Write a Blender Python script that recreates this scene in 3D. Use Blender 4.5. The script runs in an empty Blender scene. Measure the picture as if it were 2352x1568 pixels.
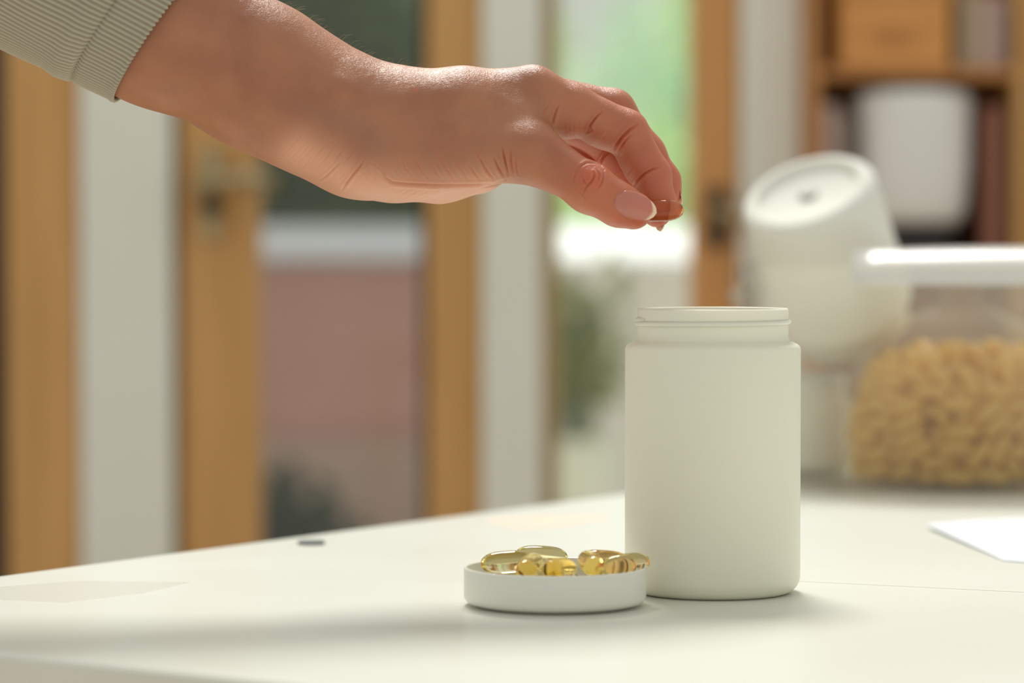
import bpy, bmesh, math, random
import numpy as np
from mathutils import Vector, Matrix, Euler

# ------------------------------------------------------------ camera, world, sun
S = bpy.context.scene
COL = S.collection
F_PX, W_PX, H_PX = 6800.0, 2352.0, 1568.0
TABLE_Z = 0.75
CAM_Z = TABLE_Z + 0.1468
PITCH = math.atan((H_PX/2 - 570.0)/F_PX)
cam_d = bpy.data.cameras.new('camera')
cam = bpy.data.objects.new('camera', cam_d); COL.objects.link(cam)
cam.location = (0, 0, CAM_Z); cam.rotation_euler = (math.pi/2 - PITCH, 0, 0)
cam_d.sensor_width = 36.0; cam_d.lens = F_PX/W_PX*36.0
cam_d.clip_start = 0.05; cam_d.clip_end = 200
cam_d.dof.use_dof = True; cam_d.dof.focus_distance = 1.262; cam_d.dof.aperture_fstop = 5.2
S.camera = cam

world = bpy.data.worlds.new('world'); S.world = world; world.use_nodes = True
bgn = world.node_tree.nodes['Background']
bgn.inputs[0].default_value = (0.99, 1.0, 0.925, 1); bgn.inputs[1].default_value = 0.62

sun_d = bpy.data.lights.new('sun', 'SUN'); sun = bpy.data.objects.new('sun', sun_d); COL.objects.link(sun)
SUN_DIR = Vector((-0.06, 0.56, 0.83)).normalized()      # towards the sun
sun.rotation_euler = SUN_DIR.to_track_quat('Z', 'Y').to_euler()
sun.location = (0, 3, 4)
sun_d.energy = 3.25; sun_d.angle = math.radians(20); sun_d.color = (1.0, 0.985, 0.93)

S.view_settings.view_transform = 'Standard'; S.view_settings.look = 'None'
S.view_settings.exposure = 0.0; S.view_settings.gamma = 1.0
S.view_settings.use_curve_mapping = False
S.cycles.use_denoising = True
S.cycles.max_bounces = 14; S.cycles.transmission_bounces = 12; S.cycles.transparent_max_bounces = 16
S.cycles.sample_clamp_indirect = 6.0; S.cycles.sample_clamp_direct = 0
S.cycles.caustics_refractive = True; S.cycles.blur_glossy = 0.5

CT, ST = math.cos(PITCH), math.sin(PITCH)
def at(px, py, Y):
    """the point at distance Y that the photograph shows at pixel px, py"""
    u, v = (px - W_PX/2)/F_PX, (py - H_PX/2)/F_PX
    dy, dz = CT - v*ST, -ST - v*CT
    s = Y/dy
    return Vector((u*s, Y, CAM_Z + dz*s))
def on_table(px, py, z=TABLE_Z):
    u, v = (px - W_PX/2)/F_PX, (py - H_PX/2)/F_PX
    dy, dz = CT - v*ST, -ST - v*CT
    s = (z - CAM_Z)/dz
    return Vector((u*s, dy*s, z))

# ------------------------------------------------------------ helpers
def lin(r, g, b):
    return tuple((c/255/12.92 if c/255 <= .04045 else ((c/255+.055)/1.055)**2.4) for c in (r, g, b)) + (1,)

def mat(name, color, rough=0.5, **kw):
    m = bpy.data.materials.new(name); m.use_nodes = True
    b = m.node_tree.nodes['Principled BSDF']
    b.inputs['Base Color'].default_value = color
    b.inputs['Roughness'].default_value = rough
    for k, v in kw.items():
        b.inputs[k.replace('_', ' ')].default_value = v
    return m
def nodes(m): return m.node_tree.nodes, m.node_tree.links, m.node_tree.nodes['Principled BSDF']
def vary(m, scale, c1, c2, detail=4, stretch=(1, 1, 1), bump=0.0, coord='Object', bdist=0.001):
    N, L, b = nodes(m)
    tc = N.new('ShaderNodeTexCoord'); mp = N.new('ShaderNodeMapping'); mp.inputs['Scale'].default_value = stretch
    nz = N.new('ShaderNodeTexNoise'); nz.inputs['Scale'].default_value = scale; nz.inputs['Detail'].default_value = detail
    L.new(tc.outputs[coord], mp.inputs[0]); L.new(mp.outputs[0], nz.inputs['Vector'])
    rp = N.new('ShaderNodeValToRGB'); rp.color_ramp.elements[0].position = .3; rp.color_ramp.elements[1].position = .7
    rp.color_ramp.elements[0].color = c1; rp.color_ramp.elements[1].color = c2
    L.new(nz.outputs[0], rp.inputs[0]); L.new(rp.outputs[0], b.inputs['Base Color'])
    if bump:
        bp = N.new('ShaderNodeBump'); bp.inputs['Strength'].default_value = bump; bp.inputs['Distance'].default_value = bdist
        L.new(nz.outputs[0], bp.inputs['Height']); L.new(bp.outputs[0], b.inputs['Normal'])
    return m
def thin_clear(name, tint, haze, haze_col, gloss=0.08, rough=0.05):
    """a thin clear or slightly milky sheet"""
    m = bpy.data.materials.new(name); m.use_nodes = True
    N, L = m.node_tree.nodes, m.node_tree.links
    N.clear()
    out = N.new('ShaderNodeOutputMaterial')
    tr = N.new('ShaderNodeBsdfTransparent'); tr.inputs[0].default_value = tint
    df = N.new('ShaderNodeBsdfDiffuse'); df.inputs[0].default_value = haze_col
    tl = N.new('ShaderNodeBsdfTranslucent'); tl.inputs[0].default_value = haze_col
    gl = N.new('ShaderNodeBsdfGlossy'); gl.inputs['Roughness'].default_value = rough
    m0 = N.new('ShaderNodeMixShader'); m0.inputs[0].default_value = .5
    m1 = N.new('ShaderNodeMixShader'); m1.inputs[0].default_value = haze
    m2 = N.new('ShaderNodeMixShader')
    lw = N.new('ShaderNodeLayerWeight'); lw.inputs[0].default_value = .5
    pw = N.new('ShaderNodeMath'); pw.operation = 'POWER'; pw.inputs[1].default_value = 4.5; L.new(lw.outputs['Facing'], pw.inputs[0])
    mm = N.new('ShaderNodeMath'); mm.operation = 'MULTIPLY_ADD'; mm.inputs[1].default_value = .55; mm.inputs[2].default_value = gloss
    L.new(pw.outputs[0], mm.inputs[0]); L.new(mm.outputs[0], m2.inputs[0])
    L.new(df.outputs[0], m0.inputs[1]); L.new(tl.outputs[0], m0.inputs[2])
    L.new(tr.outputs[0], m1.inputs[1]); L.new(m0.outputs[0], m1.inputs[2])
    L.new(m1.outputs[0], m2.inputs[1]); L.new(gl.outputs[0], m2.inputs[2])
    L.new(m2.outputs[0], out.inputs[0])
    return m

def link(o, parent=None):
    COL.objects.link(o)
    if parent is not None:
        o.parent = parent
    return o
def tag(o, label, cat, group=None, kind=None):
    o['label'] = label; o['category'] = cat
    if group: o['group'] = group
    if kind: o['kind'] = kind
    return o
def empty(name, loc, rot=(0, 0, 0)):
    o = bpy.data.objects.new(name, None); o.location = loc; o.rotation_euler = rot
    o.empty_display_size = .02
    COL.objects.link(o); return o
def struct(o): o['kind'] = 'structure'; return o
def from_bm(name, bm, m, parent=None, smooth=False, bevel=0, loc=None):
    bmesh.ops.recalc_face_normals(bm, faces=bm.faces[:])
    me = bpy.data.meshes.new(name); bm.to_mesh(me); bm.free()
    me.materials.append(m)
    if smooth: me.shade_smooth()
    o = bpy.data.objects.new(name, me); link(o, parent)
    if loc is not None: o.location = loc
    if bevel:
        b = o.modifiers.new('bevel', 'BEVEL'); b.width = bevel; b.segments = 3; b.limit_method = 'ANGLE'
    return o
def add_box(bm, x0, x1, y0, y1, z0, z1):
    v = [bm.verts.new((x, y, z)) for x in (x0, x1) for y in (y0, y1) for z in (z0, z1)]
    for f in ((0, 1, 3, 2), (4, 6, 7, 5), (0, 4, 5, 1), (2, 3, 7, 6), (0, 2, 6, 4), (1, 5, 7, 3)):
        bm.faces.new([v[i] for i in f])
    return v
def box(name, x0, x1, y0, y1, z0, z1, m, parent=None, bevel=0.0):
    bm = bmesh.new()
    if parent is None:
        c = ((x0+x1)/2, (y0+y1)/2, z0)
        add_box(bm, x0-c[0], x1-c[0], y0-c[1], y1-c[1], 0, z1-z0)
        return from_bm(name, bm, m, None, bevel=bevel, loc=c)
    add_box(bm, x0, x1, y0, y1, z0, z1)
    return from_bm(name, bm, m, parent, bevel=bevel)
def lathe(bm, prof, n=96, cap0=False, cap1=False, wob=None):
    rings = []
    for (r, z) in prof:
        rings.append([bm.verts.new((r*math.cos(2*math.pi*i/n), r*math.sin(2*math.pi*i/n), z)) for i in range(n)] if r > 1e-7 else [bm.verts.new((0, 0, z))])
    for a, b in zip(rings, rings[1:]):
        for i in range(n):
            j = (i+1) % n
            if len(a) == 1: bm.faces.new((a[0], b[i], b[j]))
            elif len(b) == 1: bm.faces.new((a[i], b[0], a[j]))
            else: bm.faces.new((a[i], b[i], b[j], a[j]))
    return rings
def arc(cx, cz, r, a0, a1, n=6):
    return [(cx + r*math.cos(math.radians(a0+(a1-a0)*i/n)), cz + r*math.sin(math.radians(a0+(a1-a0)*i/n))) for i in range(n+1)]
def poly_tube(bm, pts, r, n=8, taper=None):
    rings = []
    for i, p in enumerate(pts):
        p = Vector(p)
        d = (Vector(pts[min(i+1, len(pts)-1)]) - Vector(pts[max(i-1, 0)])).normalized()
        a = d.orthogonal().normalized(); b = d.cross(a)
        rr = r if taper is None else r*taper[i]
        rings.append([bm.verts.new(p + rr*(math.cos(2*math.pi*k/n)*a + math.sin(2*math.pi*k/n)*b)) for k in range(n)])
    for A, B in zip(rings, rings[1:]):
        # match the twist of neighbouring rings
        off = min(range(n), key=lambda s: sum((A[k].co - B[(k+s) % n].co).length for k in range(n)))
        for k in range(n):
            bm.faces.new((A[k], A[(k+1) % n], B[(k+1+off) % n], B[(k+off) % n]))
    bm.faces.new(rings[0]); bm.faces.new(rings[-1])

# ------------------------------------------------------------ materials
M_table = mat('off white laminate', lin(232, 231, 222), .33)
N, L, B = nodes(M_table)
tc = N.new('ShaderNodeTexCoord'); n1 = N.new('ShaderNodeTexNoise'); n1.inputs['Scale'].default_value = 6; n1.inputs['Detail'].default_value = 5
n2 = N.new('ShaderNodeTexNoise'); n2.inputs['Scale'].default_value = 700; n2.inputs['Detail'].default_value = 2
rp = N.new('ShaderNodeValToRGB'); rp.color_ramp.elements[0].position = .3; rp.color_ramp.elements[0].color = lin(217, 218, 207)
rp.color_ramp.elements[1].position = .7; rp.color_ramp.elements[1].color = lin(225, 227, 219)
L.new(tc.outputs['Object'], n1.inputs[0]); L.new(tc.outputs['Object'], n2.inputs[0]); L.new(n1.outputs[0], rp.inputs[0]); L.new(rp.outputs[0], B.inputs['Base Color'])
bp = N.new('ShaderNodeBump'); bp.inputs['Strength'].default_value = .12; bp.inputs['Distance'].default_value = .0003
L.new(n2.outputs[0], bp.inputs['Height']); L.new(bp.outputs[0], B.inputs['Normal'])
M_edge = mat('table edge band', lin(205, 203, 190), .5)
M_plastic = mat('white matte plastic', lin(235, 231, 214), .42, Subsurface_Weight=.35, Subsurface_Scale=.004)
M_plastic.node_tree.nodes['Principled BSDF'].inputs['Subsurface Radius'].default_value = (1, .9, .75)
M_plastic.node_tree.nodes['Principled BSDF'].inputs['Base Color'].default_value = lin(234, 231, 214)
M_jar_b = mat('matte white jar plastic', lin(232, 231, 222), .75, Specular_IOR_Level=.2)
M_lid = mat('white satin plastic', lin(233, 233, 222), .42)
M_wood = vary(mat('honey wood', lin(190, 135, 75), .45), 5, lin(202, 152, 88), lin(222, 172, 110), stretch=(8, 8, .6))
M_wood_dk = vary(mat('brown wood', lin(150, 95, 50), .5), 5, lin(182, 122, 66), lin(206, 144, 84), stretch=(8, 8, .6))
M_wood_r = vary(mat('reddish honey wood', lin(205, 150, 90), .45), 5, lin(208, 148, 86), lin(226, 166, 100), stretch=(8, 8, .6))
M_wood_or = vary(mat('orange wood', lin(190, 120, 60), .45), 5, lin(206, 136, 66), lin(228, 162, 90), stretch=(.8, 8, 8))
M_dark = mat('dark brown recess', lin(52, 36, 20), .6)
M_post = vary(mat('pale grey paint', lin(205, 207, 196), .6), 3, lin(238, 240, 230), lin(245, 247, 240))
M_tan = mat('tan reveal', lin(190, 170, 130), .6)
M_glass = thin_clear('window glass', (.96, .98, .96, 1), .03, (.8, .8, .8, 1), .03, .02)
M_glass_dk = thin_clear('grey door glass', (.82, .84, .82, 1), .03, (.5, .5, .48, 1), .03, .02)
M_mauve = vary(mat('mauve render', lin(150, 118, 112), .8), 2.0, lin(196, 144, 136), lin(210, 158, 150))
M_pale = vary(mat('pale render', lin(232, 226, 218), .8), 2.5, lin(222, 214, 206), lin(238, 234, 228))
M_cope_shade = mat('shaded coping', lin(150, 148, 156), .6)  # shaded stretch of the white coping, shade put into a darker grey
M_cope_w = mat('white coping', lin(250, 251, 255), .35)
M_metal = mat('brushed nickel', lin(180, 165, 130), .35, Metallic=.9)
M_iron = mat('dark metal', lin(58, 52, 46), .5, Metallic=.4)
M_floor = vary(mat('oak floor', lin(120, 100, 78), .5), 4, lin(178, 156, 128), lin(198, 176, 148), stretch=(1, .2, 1))
M_ground = vary(mat('terrace ground', lin(150, 146, 136), .85), 3, lin(190, 188, 178), lin(215, 210, 200))
def leafmat(name, c, t):
    m = bpy.data.materials.new(name); m.use_nodes = True
    N, L = m.node_tree.nodes, m.node_tree.links; N.clear()
    o = N.new('ShaderNodeOutputMaterial'); d = N.new('ShaderNodeBsdfDiffuse'); tl = N.new('ShaderNodeBsdfTranslucent'); mx = N.new('ShaderNodeMixShader')
    d.inputs[0].default_value = c; tl.inputs[0].default_value = t; mx.inputs[0].default_value = .5
    L.new(d.outputs[0], mx.inputs[1]); L.new(tl.outputs[0], mx.inputs[2]); L.new(mx.outputs[0], o.inputs[0]); return m
M_leaf_l = leafmat('fresh green leaves', lin(214, 240, 190), lin(238, 255, 205))
M_leaf_b = leafmat('bluish green leaves', lin(205, 235, 205), lin(230, 252, 222))
M_leaf_d = leafmat('dark evergreen leaves', lin(120, 138, 104), lin(126, 148, 100))
M_bark = mat('bark', lin(100, 84, 66), .9)
M_bin = thin_clear('milky clear plastic', (.99, .99, .97, 1), .07, (.90, .90, .84, 1), .04, .12)
M_bag = thin_clear('clear bag film', (1, .985, .95, 1), .02, (.95, .88, .65, 1), .01, .35)
M_film = thin_clear('clear tape film', (1, 1, .99, 1), .10, (.80, .80, .74, 1), .0, .3)
M_binlid = thin_clear('frosted white lid plastic', (.98, .98, .98, 1), .62, (.98, .98, .98, 1), .05, .2)

def gelmat(name, col, haze=0.0):
    m = mat(name, col, .02, Transmission_Weight=1.0, IOR=1.44)
    N, L, b = nodes(m)
    va = N.new('ShaderNodeVolumeAbsorption'); va.inputs[0].default_value = (col[0], col[1], col[2], 1); va.inputs[1].default_value = 100
    b.inputs['Base Color'].default_value = (1, .985, .93, 1)
    L.new(va.outputs[0], N['Material Output'].inputs['Volume'])
    return m
M_gel = gelmat('golden softgel', (.995, .86, .24, 1))
M_gel_a = gelmat('amber softgel', (.985, .66, .12, 1))
M_gel_h = gelmat('reddish amber softgel', (1.0, .66, .08, 1))
M_gel_p = gelmat('pale softgel', (.995, .93, .50, 1))
M_gel_bin = thin_clear('golden softgel in bulk', (1, .84, .30, 1), .72, (1, .72, .06, 1), .12, .09)

# ------------------------------------------------------------ the room
D_W = 3.40
def wx(px): return (px - W_PX/2)/F_PX*D_W
Z0, Z1 = 0.0, 2.2
struct(box('floor', -4, 4, -.5, 3.9, -.05, 0, M_floor))
struct(box('terrace_ground', -14, 14, 3.9, 30, -.06, -.01, M_ground))

# dark recess and first timber post left of the pale post
struct(box('trim_1', wx(-320), wx(14), 3.44, 3.54, Z0, Z1, M_dark))
struct(box('wall_left', -4, wx(-320), 3.40, 3.54, Z0, Z1, M_post))
struct(box('wall_right', wx(1834), 4, 3.51, 3.56, Z0, Z1, M_post))
struct(box('trim_2', wx(22), wx(186), 3.38, 3.50, Z0, Z1, M_wood, bevel=.004))
p = struct(box('wall_back', wx(192), wx(402), 3.37, 3.50, Z0, Z1, M_post, bevel=.004))
# glazed door
d1 = struct(empty('door_1', (wx(690), 3.42, 0)))
def pbox(name, px0, px1, y0, y1, z0, z1, m, parent, bevel=0.0):
    o = parent.location
    return box(name, wx(px0)-o.x, wx(px1)-o.x, y0-o.y, y1-o.y, z0-o.z, z1-o.z, m, parent, bevel)
pbox('door_jamb', 402, 416, 3.42, 3.50, 0, 2.2, M_dark, d1)  # jamb painted dark to carry the shaded gap beside the post
pbox('stile', 417, 596, 3.385, 3.44, .02, 2.15, M_wood, d1, .004)
pbox('stile', 982, 1107, 3.385, 3.44, .02, 2.15, M_wood, d1, .004)
pbox('bottom_rail', 596, 982, 3.387, 3.438, .02, .18, M_wood, d1, .003)
pbox('top_rail', 596, 982, 3.387, 3.438, 2.03, 2.15, M_wood, d1, .003)
pbox('gap_shade_strip', 966, 982, 3.40, 3.43, .18, 2.03, M_dark, d1)  # added dark strip; shade of the gap beside the stile put into its colour
pbox('glass_pane', 596, 966, 3.41, 3.416, .18, 2.03, M_glass_dk, d1)
# lever handle
hz = at(500, 430, 3.37).z
bm = bmesh.new()
poly_tube(bm, [(wx(478)-d1.location.x, -.046, hz+.004), (wx(478)-d1.location.x, -.085, hz+.004), (wx(500)-d1.location.x, -.095, hz+.006), (wx(560)-d1.location.x, -.096, hz+.008), (wx(646)-d1.location.x, -.092, hz+.004)], .011, 10)
h = from_bm('door_handle', bm, M_metal, d1, True)
bm = bmesh.new(); add_box(bm, wx(468)-d1.location.x, wx(510)-d1.location.x, -.047, -.036, hz-.06, hz+.045)
from_bm('escutcheon', bm, M_metal, h, bevel=.003)
bm = bmesh.new()
poly_tube(bm, [(wx(494)-d1.location.x, -.048, hz-.022), (wx(494)-d1.location.x, -.075, hz-.022)], .012, 14)
from_bm('lock_cylinder', bm, M_iron, h)

p = struct(box('wall_back', wx(1108), wx(1244), 3.37, 3.50, Z0, Z1, M_post, bevel=.004))
# window beside the door
w1 = struct(empty('window_1', (wx(1430), 3.44, 0)))
pbox('window_reveal', 1246, 1284, 3.42, 3.50, 0, 2.2, M_tan, w1, .002)
pbox('stile', 1588, 1692, 3.385, 3.45, .02, 2.15, M_wood_r, w1, .004)
pbox('glass_pane', 1284, 1588, 3.43, 3.436, .1, 2.15, M_glass, w1)
pbox('bottom_rail', 1284, 1588, 3.40, 3.45, 0, .1, M_wood, w1, .003)
lz = at(1640, 500, 3.37).z
lk = pbox('lock_plate', 1622, 1666, 3.378, 3.386, lz-.035, lz+.035, M_iron, w1, .002)
bm = bmesh.new(); ox = wx(1644)-w1.location.x
poly_tube(bm, [(ox, -.062, lz+.01), (ox, -.09, lz+.01), (ox+.01, -.095, lz+.004), (ox+.03, -.095, lz-.006)], .007, 10)
from_bm('window_latch', bm, M_metal, lk, True)
struct(box('wall_back', wx(1696), wx(1834), 3.37, 3.50, Z0, Z1, M_post, bevel=.004))

# ------------------------------------------------------------ wooden shelf unit on the right
bx0, bx1 = wx(1838), wx(2640)
bk = tag(empty('bookcase', ((bx0+bx1)/2, 3.36, 0)), 'orange brown wooden shelf unit beside the pale post on the right', 'bookcase')
def kbox(name, px0, px1, y0, y1, zt, zb, m, par=bk, bevel=.003, absz=False):
    o = par.location
    za, zb_ = (zb, zt) if absz else (at(0, zb, 3.3).z, at(0, zt, 3.3).z)
    return box(name, wx(px0)-o.x, wx(px1)-o.x, y0-o.y, y1-o.y, za, zb_, m, par, bevel)
kbox('side_panel', 1838, 1862, 3.30, 3.50, 1.9, 0, M_wood_dk, absz=True)
kbox('side_panel', 2616, 2640, 3.30, 3.50, 1.9, 0, M_wood_dk, absz=True)
kbox('side_panel', 2296, 2330, 3.30, 3.49, 1.9, 0, M_wood, absz=True)
kbox('back_panel', 1862, 2616, 3.49, 3.50, 1.9, 0, M_wood_or, absz=True)
kbox('shelf', 1862, 2296, 3.30, 3.49, 152, 180, M_wood_dk)
kbox('shelf', 2334, 2616, 3.30, 3.49, 152, 180, M_wood_or)
kbox('shelf', 1862, 2302, 3.30, 3.49, 584, 615, M_wood_dk)
kbox('shelf', 2334, 2616, 3.30, 3.49, 584, 615, M_wood_dk)
kbox('shelf', 1862, 2302, 3.30, 3.49, 1000, 1030, M_wood_dk)
kbox('top_panel', 1838, 2640, 3.30, 3.50, 1.925, 1.9, M_wood_dk, absz=True)
kbox('base_band', 1862, 2616, 3.31, 3.49, .07, 0, M_wood_dk, absz=True)

def prop_on(name, px0, px1, y0, y1, pt, pb, m, label, cat, bevel=.004):
    c = Vector(((wx(px0)+wx(px1))/2, (y0+y1)/2, at(0, pb, 3.3).z))
    t = tag(empty(name, c), label, cat)
    return t, wx(px1)-wx(px0), y1-y0, at(0, pt, 3.3).z - c.z
# wooden box on the upper shelf
t, w, dd, hh = prop_on('storage_box', 1905, 2155, 3.31, 3.48, -60, 151.5, M_wood_or, 'honey coloured wooden box on the upper shelf of the wooden unit', 'box')
bm = bmesh.new(); add_box(bm, -w/2, w/2, -dd/2, dd/2, 0, hh*.78); from_bm('box_body', bm, M_wood_or, t, bevel=.004)
bm = bmesh.new(); add_box(bm, -w/2-.003, w/2+.003, -dd/2-.003, dd/2+.003, hh*.78, hh); from_bm('box_lid', bm, M_wood, t, bevel=.004)
bm = bmesh.new(); add_box(bm, -.02, .02, -dd/2-.010, -dd/2, hh*.30, hh*.38); from_bm('handle', bm, M_wood_dk, t, bevel=.002)
# books on the upper shelf
M_grey1 = mat('grey mauve cloth', lin(186, 160, 152), .7); M_grey2 = mat('slate cloth', lin(128, 112, 104), .7); M_paper = mat('page paper', lin(225, 215, 190), .8)
M_maroon = mat('maroon cloth', lin(150, 98, 80), .7); M_beige = mat('beige card', lin(180, 158, 134), .7)
def book(px0, px1, pt, pb, m, label, group, y=3.31):
    t, w, dd, hh = prop_on('book', px0, px1, y, y+.17, pt, pb, m, label, 'book')
    t['group'] = group
    bm = bmesh.new()
    add_box(bm, -w/2, -w/2+.002, -dd/2, dd/2, 0, hh); add_box(bm, w/2-.002, w/2, -dd/2, dd/2, 0, hh); add_box(bm, -w/2+.002, w/2-.002, -dd/2, -dd/2+.003, 0, hh)
    from_bm('cover', bm, m, t)
    bm = bmesh.new(); add_box(bm, -w/2+.0022, w/2-.0022, -dd/2+.0035, dd/2-.003, .003, hh-.003)
    from_bm('page_block', bm, M_paper, t)
book(2176, 2222, -20, 151.5, M_beige, 'beige book upright beside the wooden box on the upper shelf', 'books on the shelf unit')
book(2224, 2276, -10, 151.5, M_grey1, 'grey mauve book at the right end of the upper shelf', 'books on the shelf unit')
book(2232, 2276, 244, 583.5, M_maroon, 'tall maroon book right of the white canister in the lower compartment', 'books on the shelf unit', 3.315)
book(1868, 1904, 240, 583.5, M_grey1, 'grey mauve book at the left end of the lower compartment', 'books on the shelf unit', 3.31)
book(1906, 1942, 262, 583.5, M_grey2, 'slate brown book next to the white canister on its left', 'books on the shelf unit', 3.31)
# white rounded container on dark stand
t, w, dd, hh = prop_on('canister', 1950, 2212, 3.29, 3.40, 190, 583.5, M_post, 'white rounded canister on a dark base in the wooden shelf unit', 'canister')
M_white_app = mat('white enamel', lin(244, 244, 242), .45)
bm = bmesh.new()
prof = [(0, .035), (w*.40, .035), (w*.455, .05), (w*.475, .08)] + [(w*.49, hh*.5), (w*.495, hh*.86)] + arc(w*.40, hh*.9, w*.095, 0, 90, 5) + [(0, hh*.9+w*.095)]
lathe(bm, prof, 48); 
for v in bm.verts: v.co.y *= .72
from_bm('canister_body', bm, M_white_app, t, True)
bm = bmesh.new(); lathe(bm, [(0, 0), (w*.40, 0), (w*.41, .01), (w*.41, .03), (w*.39, .0349), (0, .0349)], 40)
for v in bm.verts: v.co.y *= .72
from_bm('stand', bm, mat('black rubber', lin(30, 28, 28), .5), t)
bm = bmesh.new(); poly_tube(bm, [(-.03, 0, hh*.9+w*.09), (-.025, 0, hh*.9+w*.095+.008), (.025, 0, hh*.9+w*.095+.008), (.03, 0, hh*.9+w*.09)], .005, 8)
from_bm('handle', bm, M_metal, t, True)

# ------------------------------------------------------------ outdoors
def sloped_wall(name, x0, x1, Y, ztop, zlow, m_wall, m_cope, label, parts=True):
    t = tag(empty(name, ((x0+x1)/2, Y, -.01)), label, 'wall', kind='structure')
    hw = (x1-x0)/2
    bm = bmesh.new(); add_box(bm, -hw, hw, 0.03, .28, 0, zlow+.01); from_bm('wall_face', bm, m_wall, t)
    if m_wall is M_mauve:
        bm = bmesh.new(); add_box(bm, -hw, hw, -.02, .03, 0, .40); from_bm('base_band', bm, vary(mat('foot shade render', lin(150, 138, 126), .9), 2, lin(182, 150, 140), lin(192, 162, 150)), t)  # added band; the shading at the wall's foot is put into its colour
    bm = bmesh.new()
    pr = [(-.0, zlow+.01), (0.0, zlow+.026), (.26, ztop+.01), (.32, ztop+.01), (.32, zlow+.01)]
    A = [bm.verts.new((-hw, y, z)) for y, z in pr]; Bv = [bm.verts.new((hw, y, z)) for y, z in pr]
    for i in range(5):
        j = (i+1) % 5; bm.faces.new((A[i], A[j], Bv[j], Bv[i]))
    bm.faces.new(A); bm.faces.new(Bv[::-1]); from_bm('coping', bm, m_cope, t)
    return t
D_O = 8.0
sloped_wall('garden_wall', -2.6, -.16, 7.9, at(0, 520, D_O).z, at(0, 600, D_O).z, M_mauve, M_cope_shade, 'mauve rendered low wall with shaded coping seen through the door')
sloped_wall('garden_wall', -.14, 2.4, 8.0, at(0, 516, D_O).z, at(0, 604, D_O).z, M_pale, M_cope_w, 'pale low wall with bright white coping seen through the window')

rng = random.Random(4)
def foliage(name, cx, cy, cz, rx, ry, rz, n, size, m, parent):
    bm = bmesh.new()
    for _ in range(n):
        while True:
            p = Vector((rng.uniform(-1, 1), rng.uniform(-1, 1), rng.uniform(-1, 1)))
            if .25 < p.length < 1 and rng.random() < p.length*1.2: break
        p = Vector((cx+p.x*rx, cy+p.y*ry, cz+p.z*rz)) + Vector((rng.gauss(0, .04), rng.gauss(0, .04), rng.gauss(0, .04)))
        d = Vector((rng.uniform(-1, 1), rng.uniform(-1, 1), rng.uniform(-1, .6))).normalized(); s = size*rng.uniform(.6, 1.3)
        a = d.orthogonal().normalized()*s*.32
        q = [p, p + d*s*.45 + a, p + d*s, p + d*s*.45 - a]
        vs = [bm.verts.new(x) for x in q]
        bm.faces.new((vs[0], vs[1], vs[2])); bm.faces.new((vs[0], vs[2], vs[3]))
    me = bpy.data.meshes.new(name); bm.to_mesh(me); bm.free(); me.materials.append(m)
    o = bpy.data.objects.new(name, me); link(o, parent); o['kind'] = 'stuff'; return o
def tree(name, x, y, hgt, blobs, n, size, m, label):
    t = tag(empty(name, (x, y, -.01)), label, 'tree', 'trees beyond the garden walls')
    bm = bmesh.new()
    zc = min(b[2] for b in blobs)
    poly_tube(bm, [(0, 0, 0), (.02, 0, zc*.5), (-.02, .02, zc), (.03, 0, hgt*.8)], .07, 8, [1.2, 1, .8, .3])
    for b in blobs: poly_tube(bm, [(0, 0, zc*.6), (b[0]*.6, b[1]*.6, (zc*.6+b[2])/2+.1), (b[0], b[1], b[2])], .03, 6, [1.2, .8, .4])
    from_bm('trunk', bm, M_bark, t, True)
    for b in blobs:
        foliage('foliage', *b, n, size, m, t)
tree('evergreen_tree', -1.05, 10.2, 3, [(0, 0, 1.5, .8, .5, .75), (-.7, .1, 1.4, .7, .5, .7), (.5, .1, 1.3, .45, .5, .6), (0, 0, .9, 1.1, .5, .5)], 5200, .075, M_leaf_d, 'dense dark evergreen behind the mauve garden wall')
tree('leafy_tree', 0.70, 10.9, 3, [(-.08, 0, 1.05, .45, .5, .33), (.28, .1, 1.85, .4, .45, .45)], 1500, .08, M_leaf_l, 'fresh green sunlit tree nearest the white coping')
tree('leafy_tree', 1.05, 13.4, 3.4, [(-.3, 0, 1.5, .5, .5, .6), (-.42, 0, .85, .55, .5, .35), (.1, .2, 1.4, .5, .5, .8)], 1500, .08, M_leaf_b, 'bluish green tree behind the fresh green one')
tree('leafy_tree', .2, 16.2, 3.4, [(.1, 0, 1.2, .55, .5, .38), (-.2, .0, 1.9, .3, .5, .5), (.3, .0, .8, .7, .5, .45)], 1300, .08, M_leaf_l, 'pale green tree farthest back on the left of the window')

pp = at(640, 1250, 6.6)
t = tag(empty('shrub', (pp.x, 6.6, -.01)), 'small dark shrub at the foot of the mauve wall', 'shrub')
bm = bmesh.new()
for k in range(5): poly_tube(bm, [(0, 0, 0), (.04*math.cos(k*1.3), .04*math.sin(k*1.3), .12), (.08*math.cos(k*1.3), .08*math.sin(k*1.3), .24)], .006, 6)
from_bm('stem', bm, M_bark, t)
foliage('foliage', 0, 0, .20, .13, .14, .17, 700, .06, leafmat('deep green leaves', lin(64, 72, 58), lin(64, 78, 54)), t)
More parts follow.
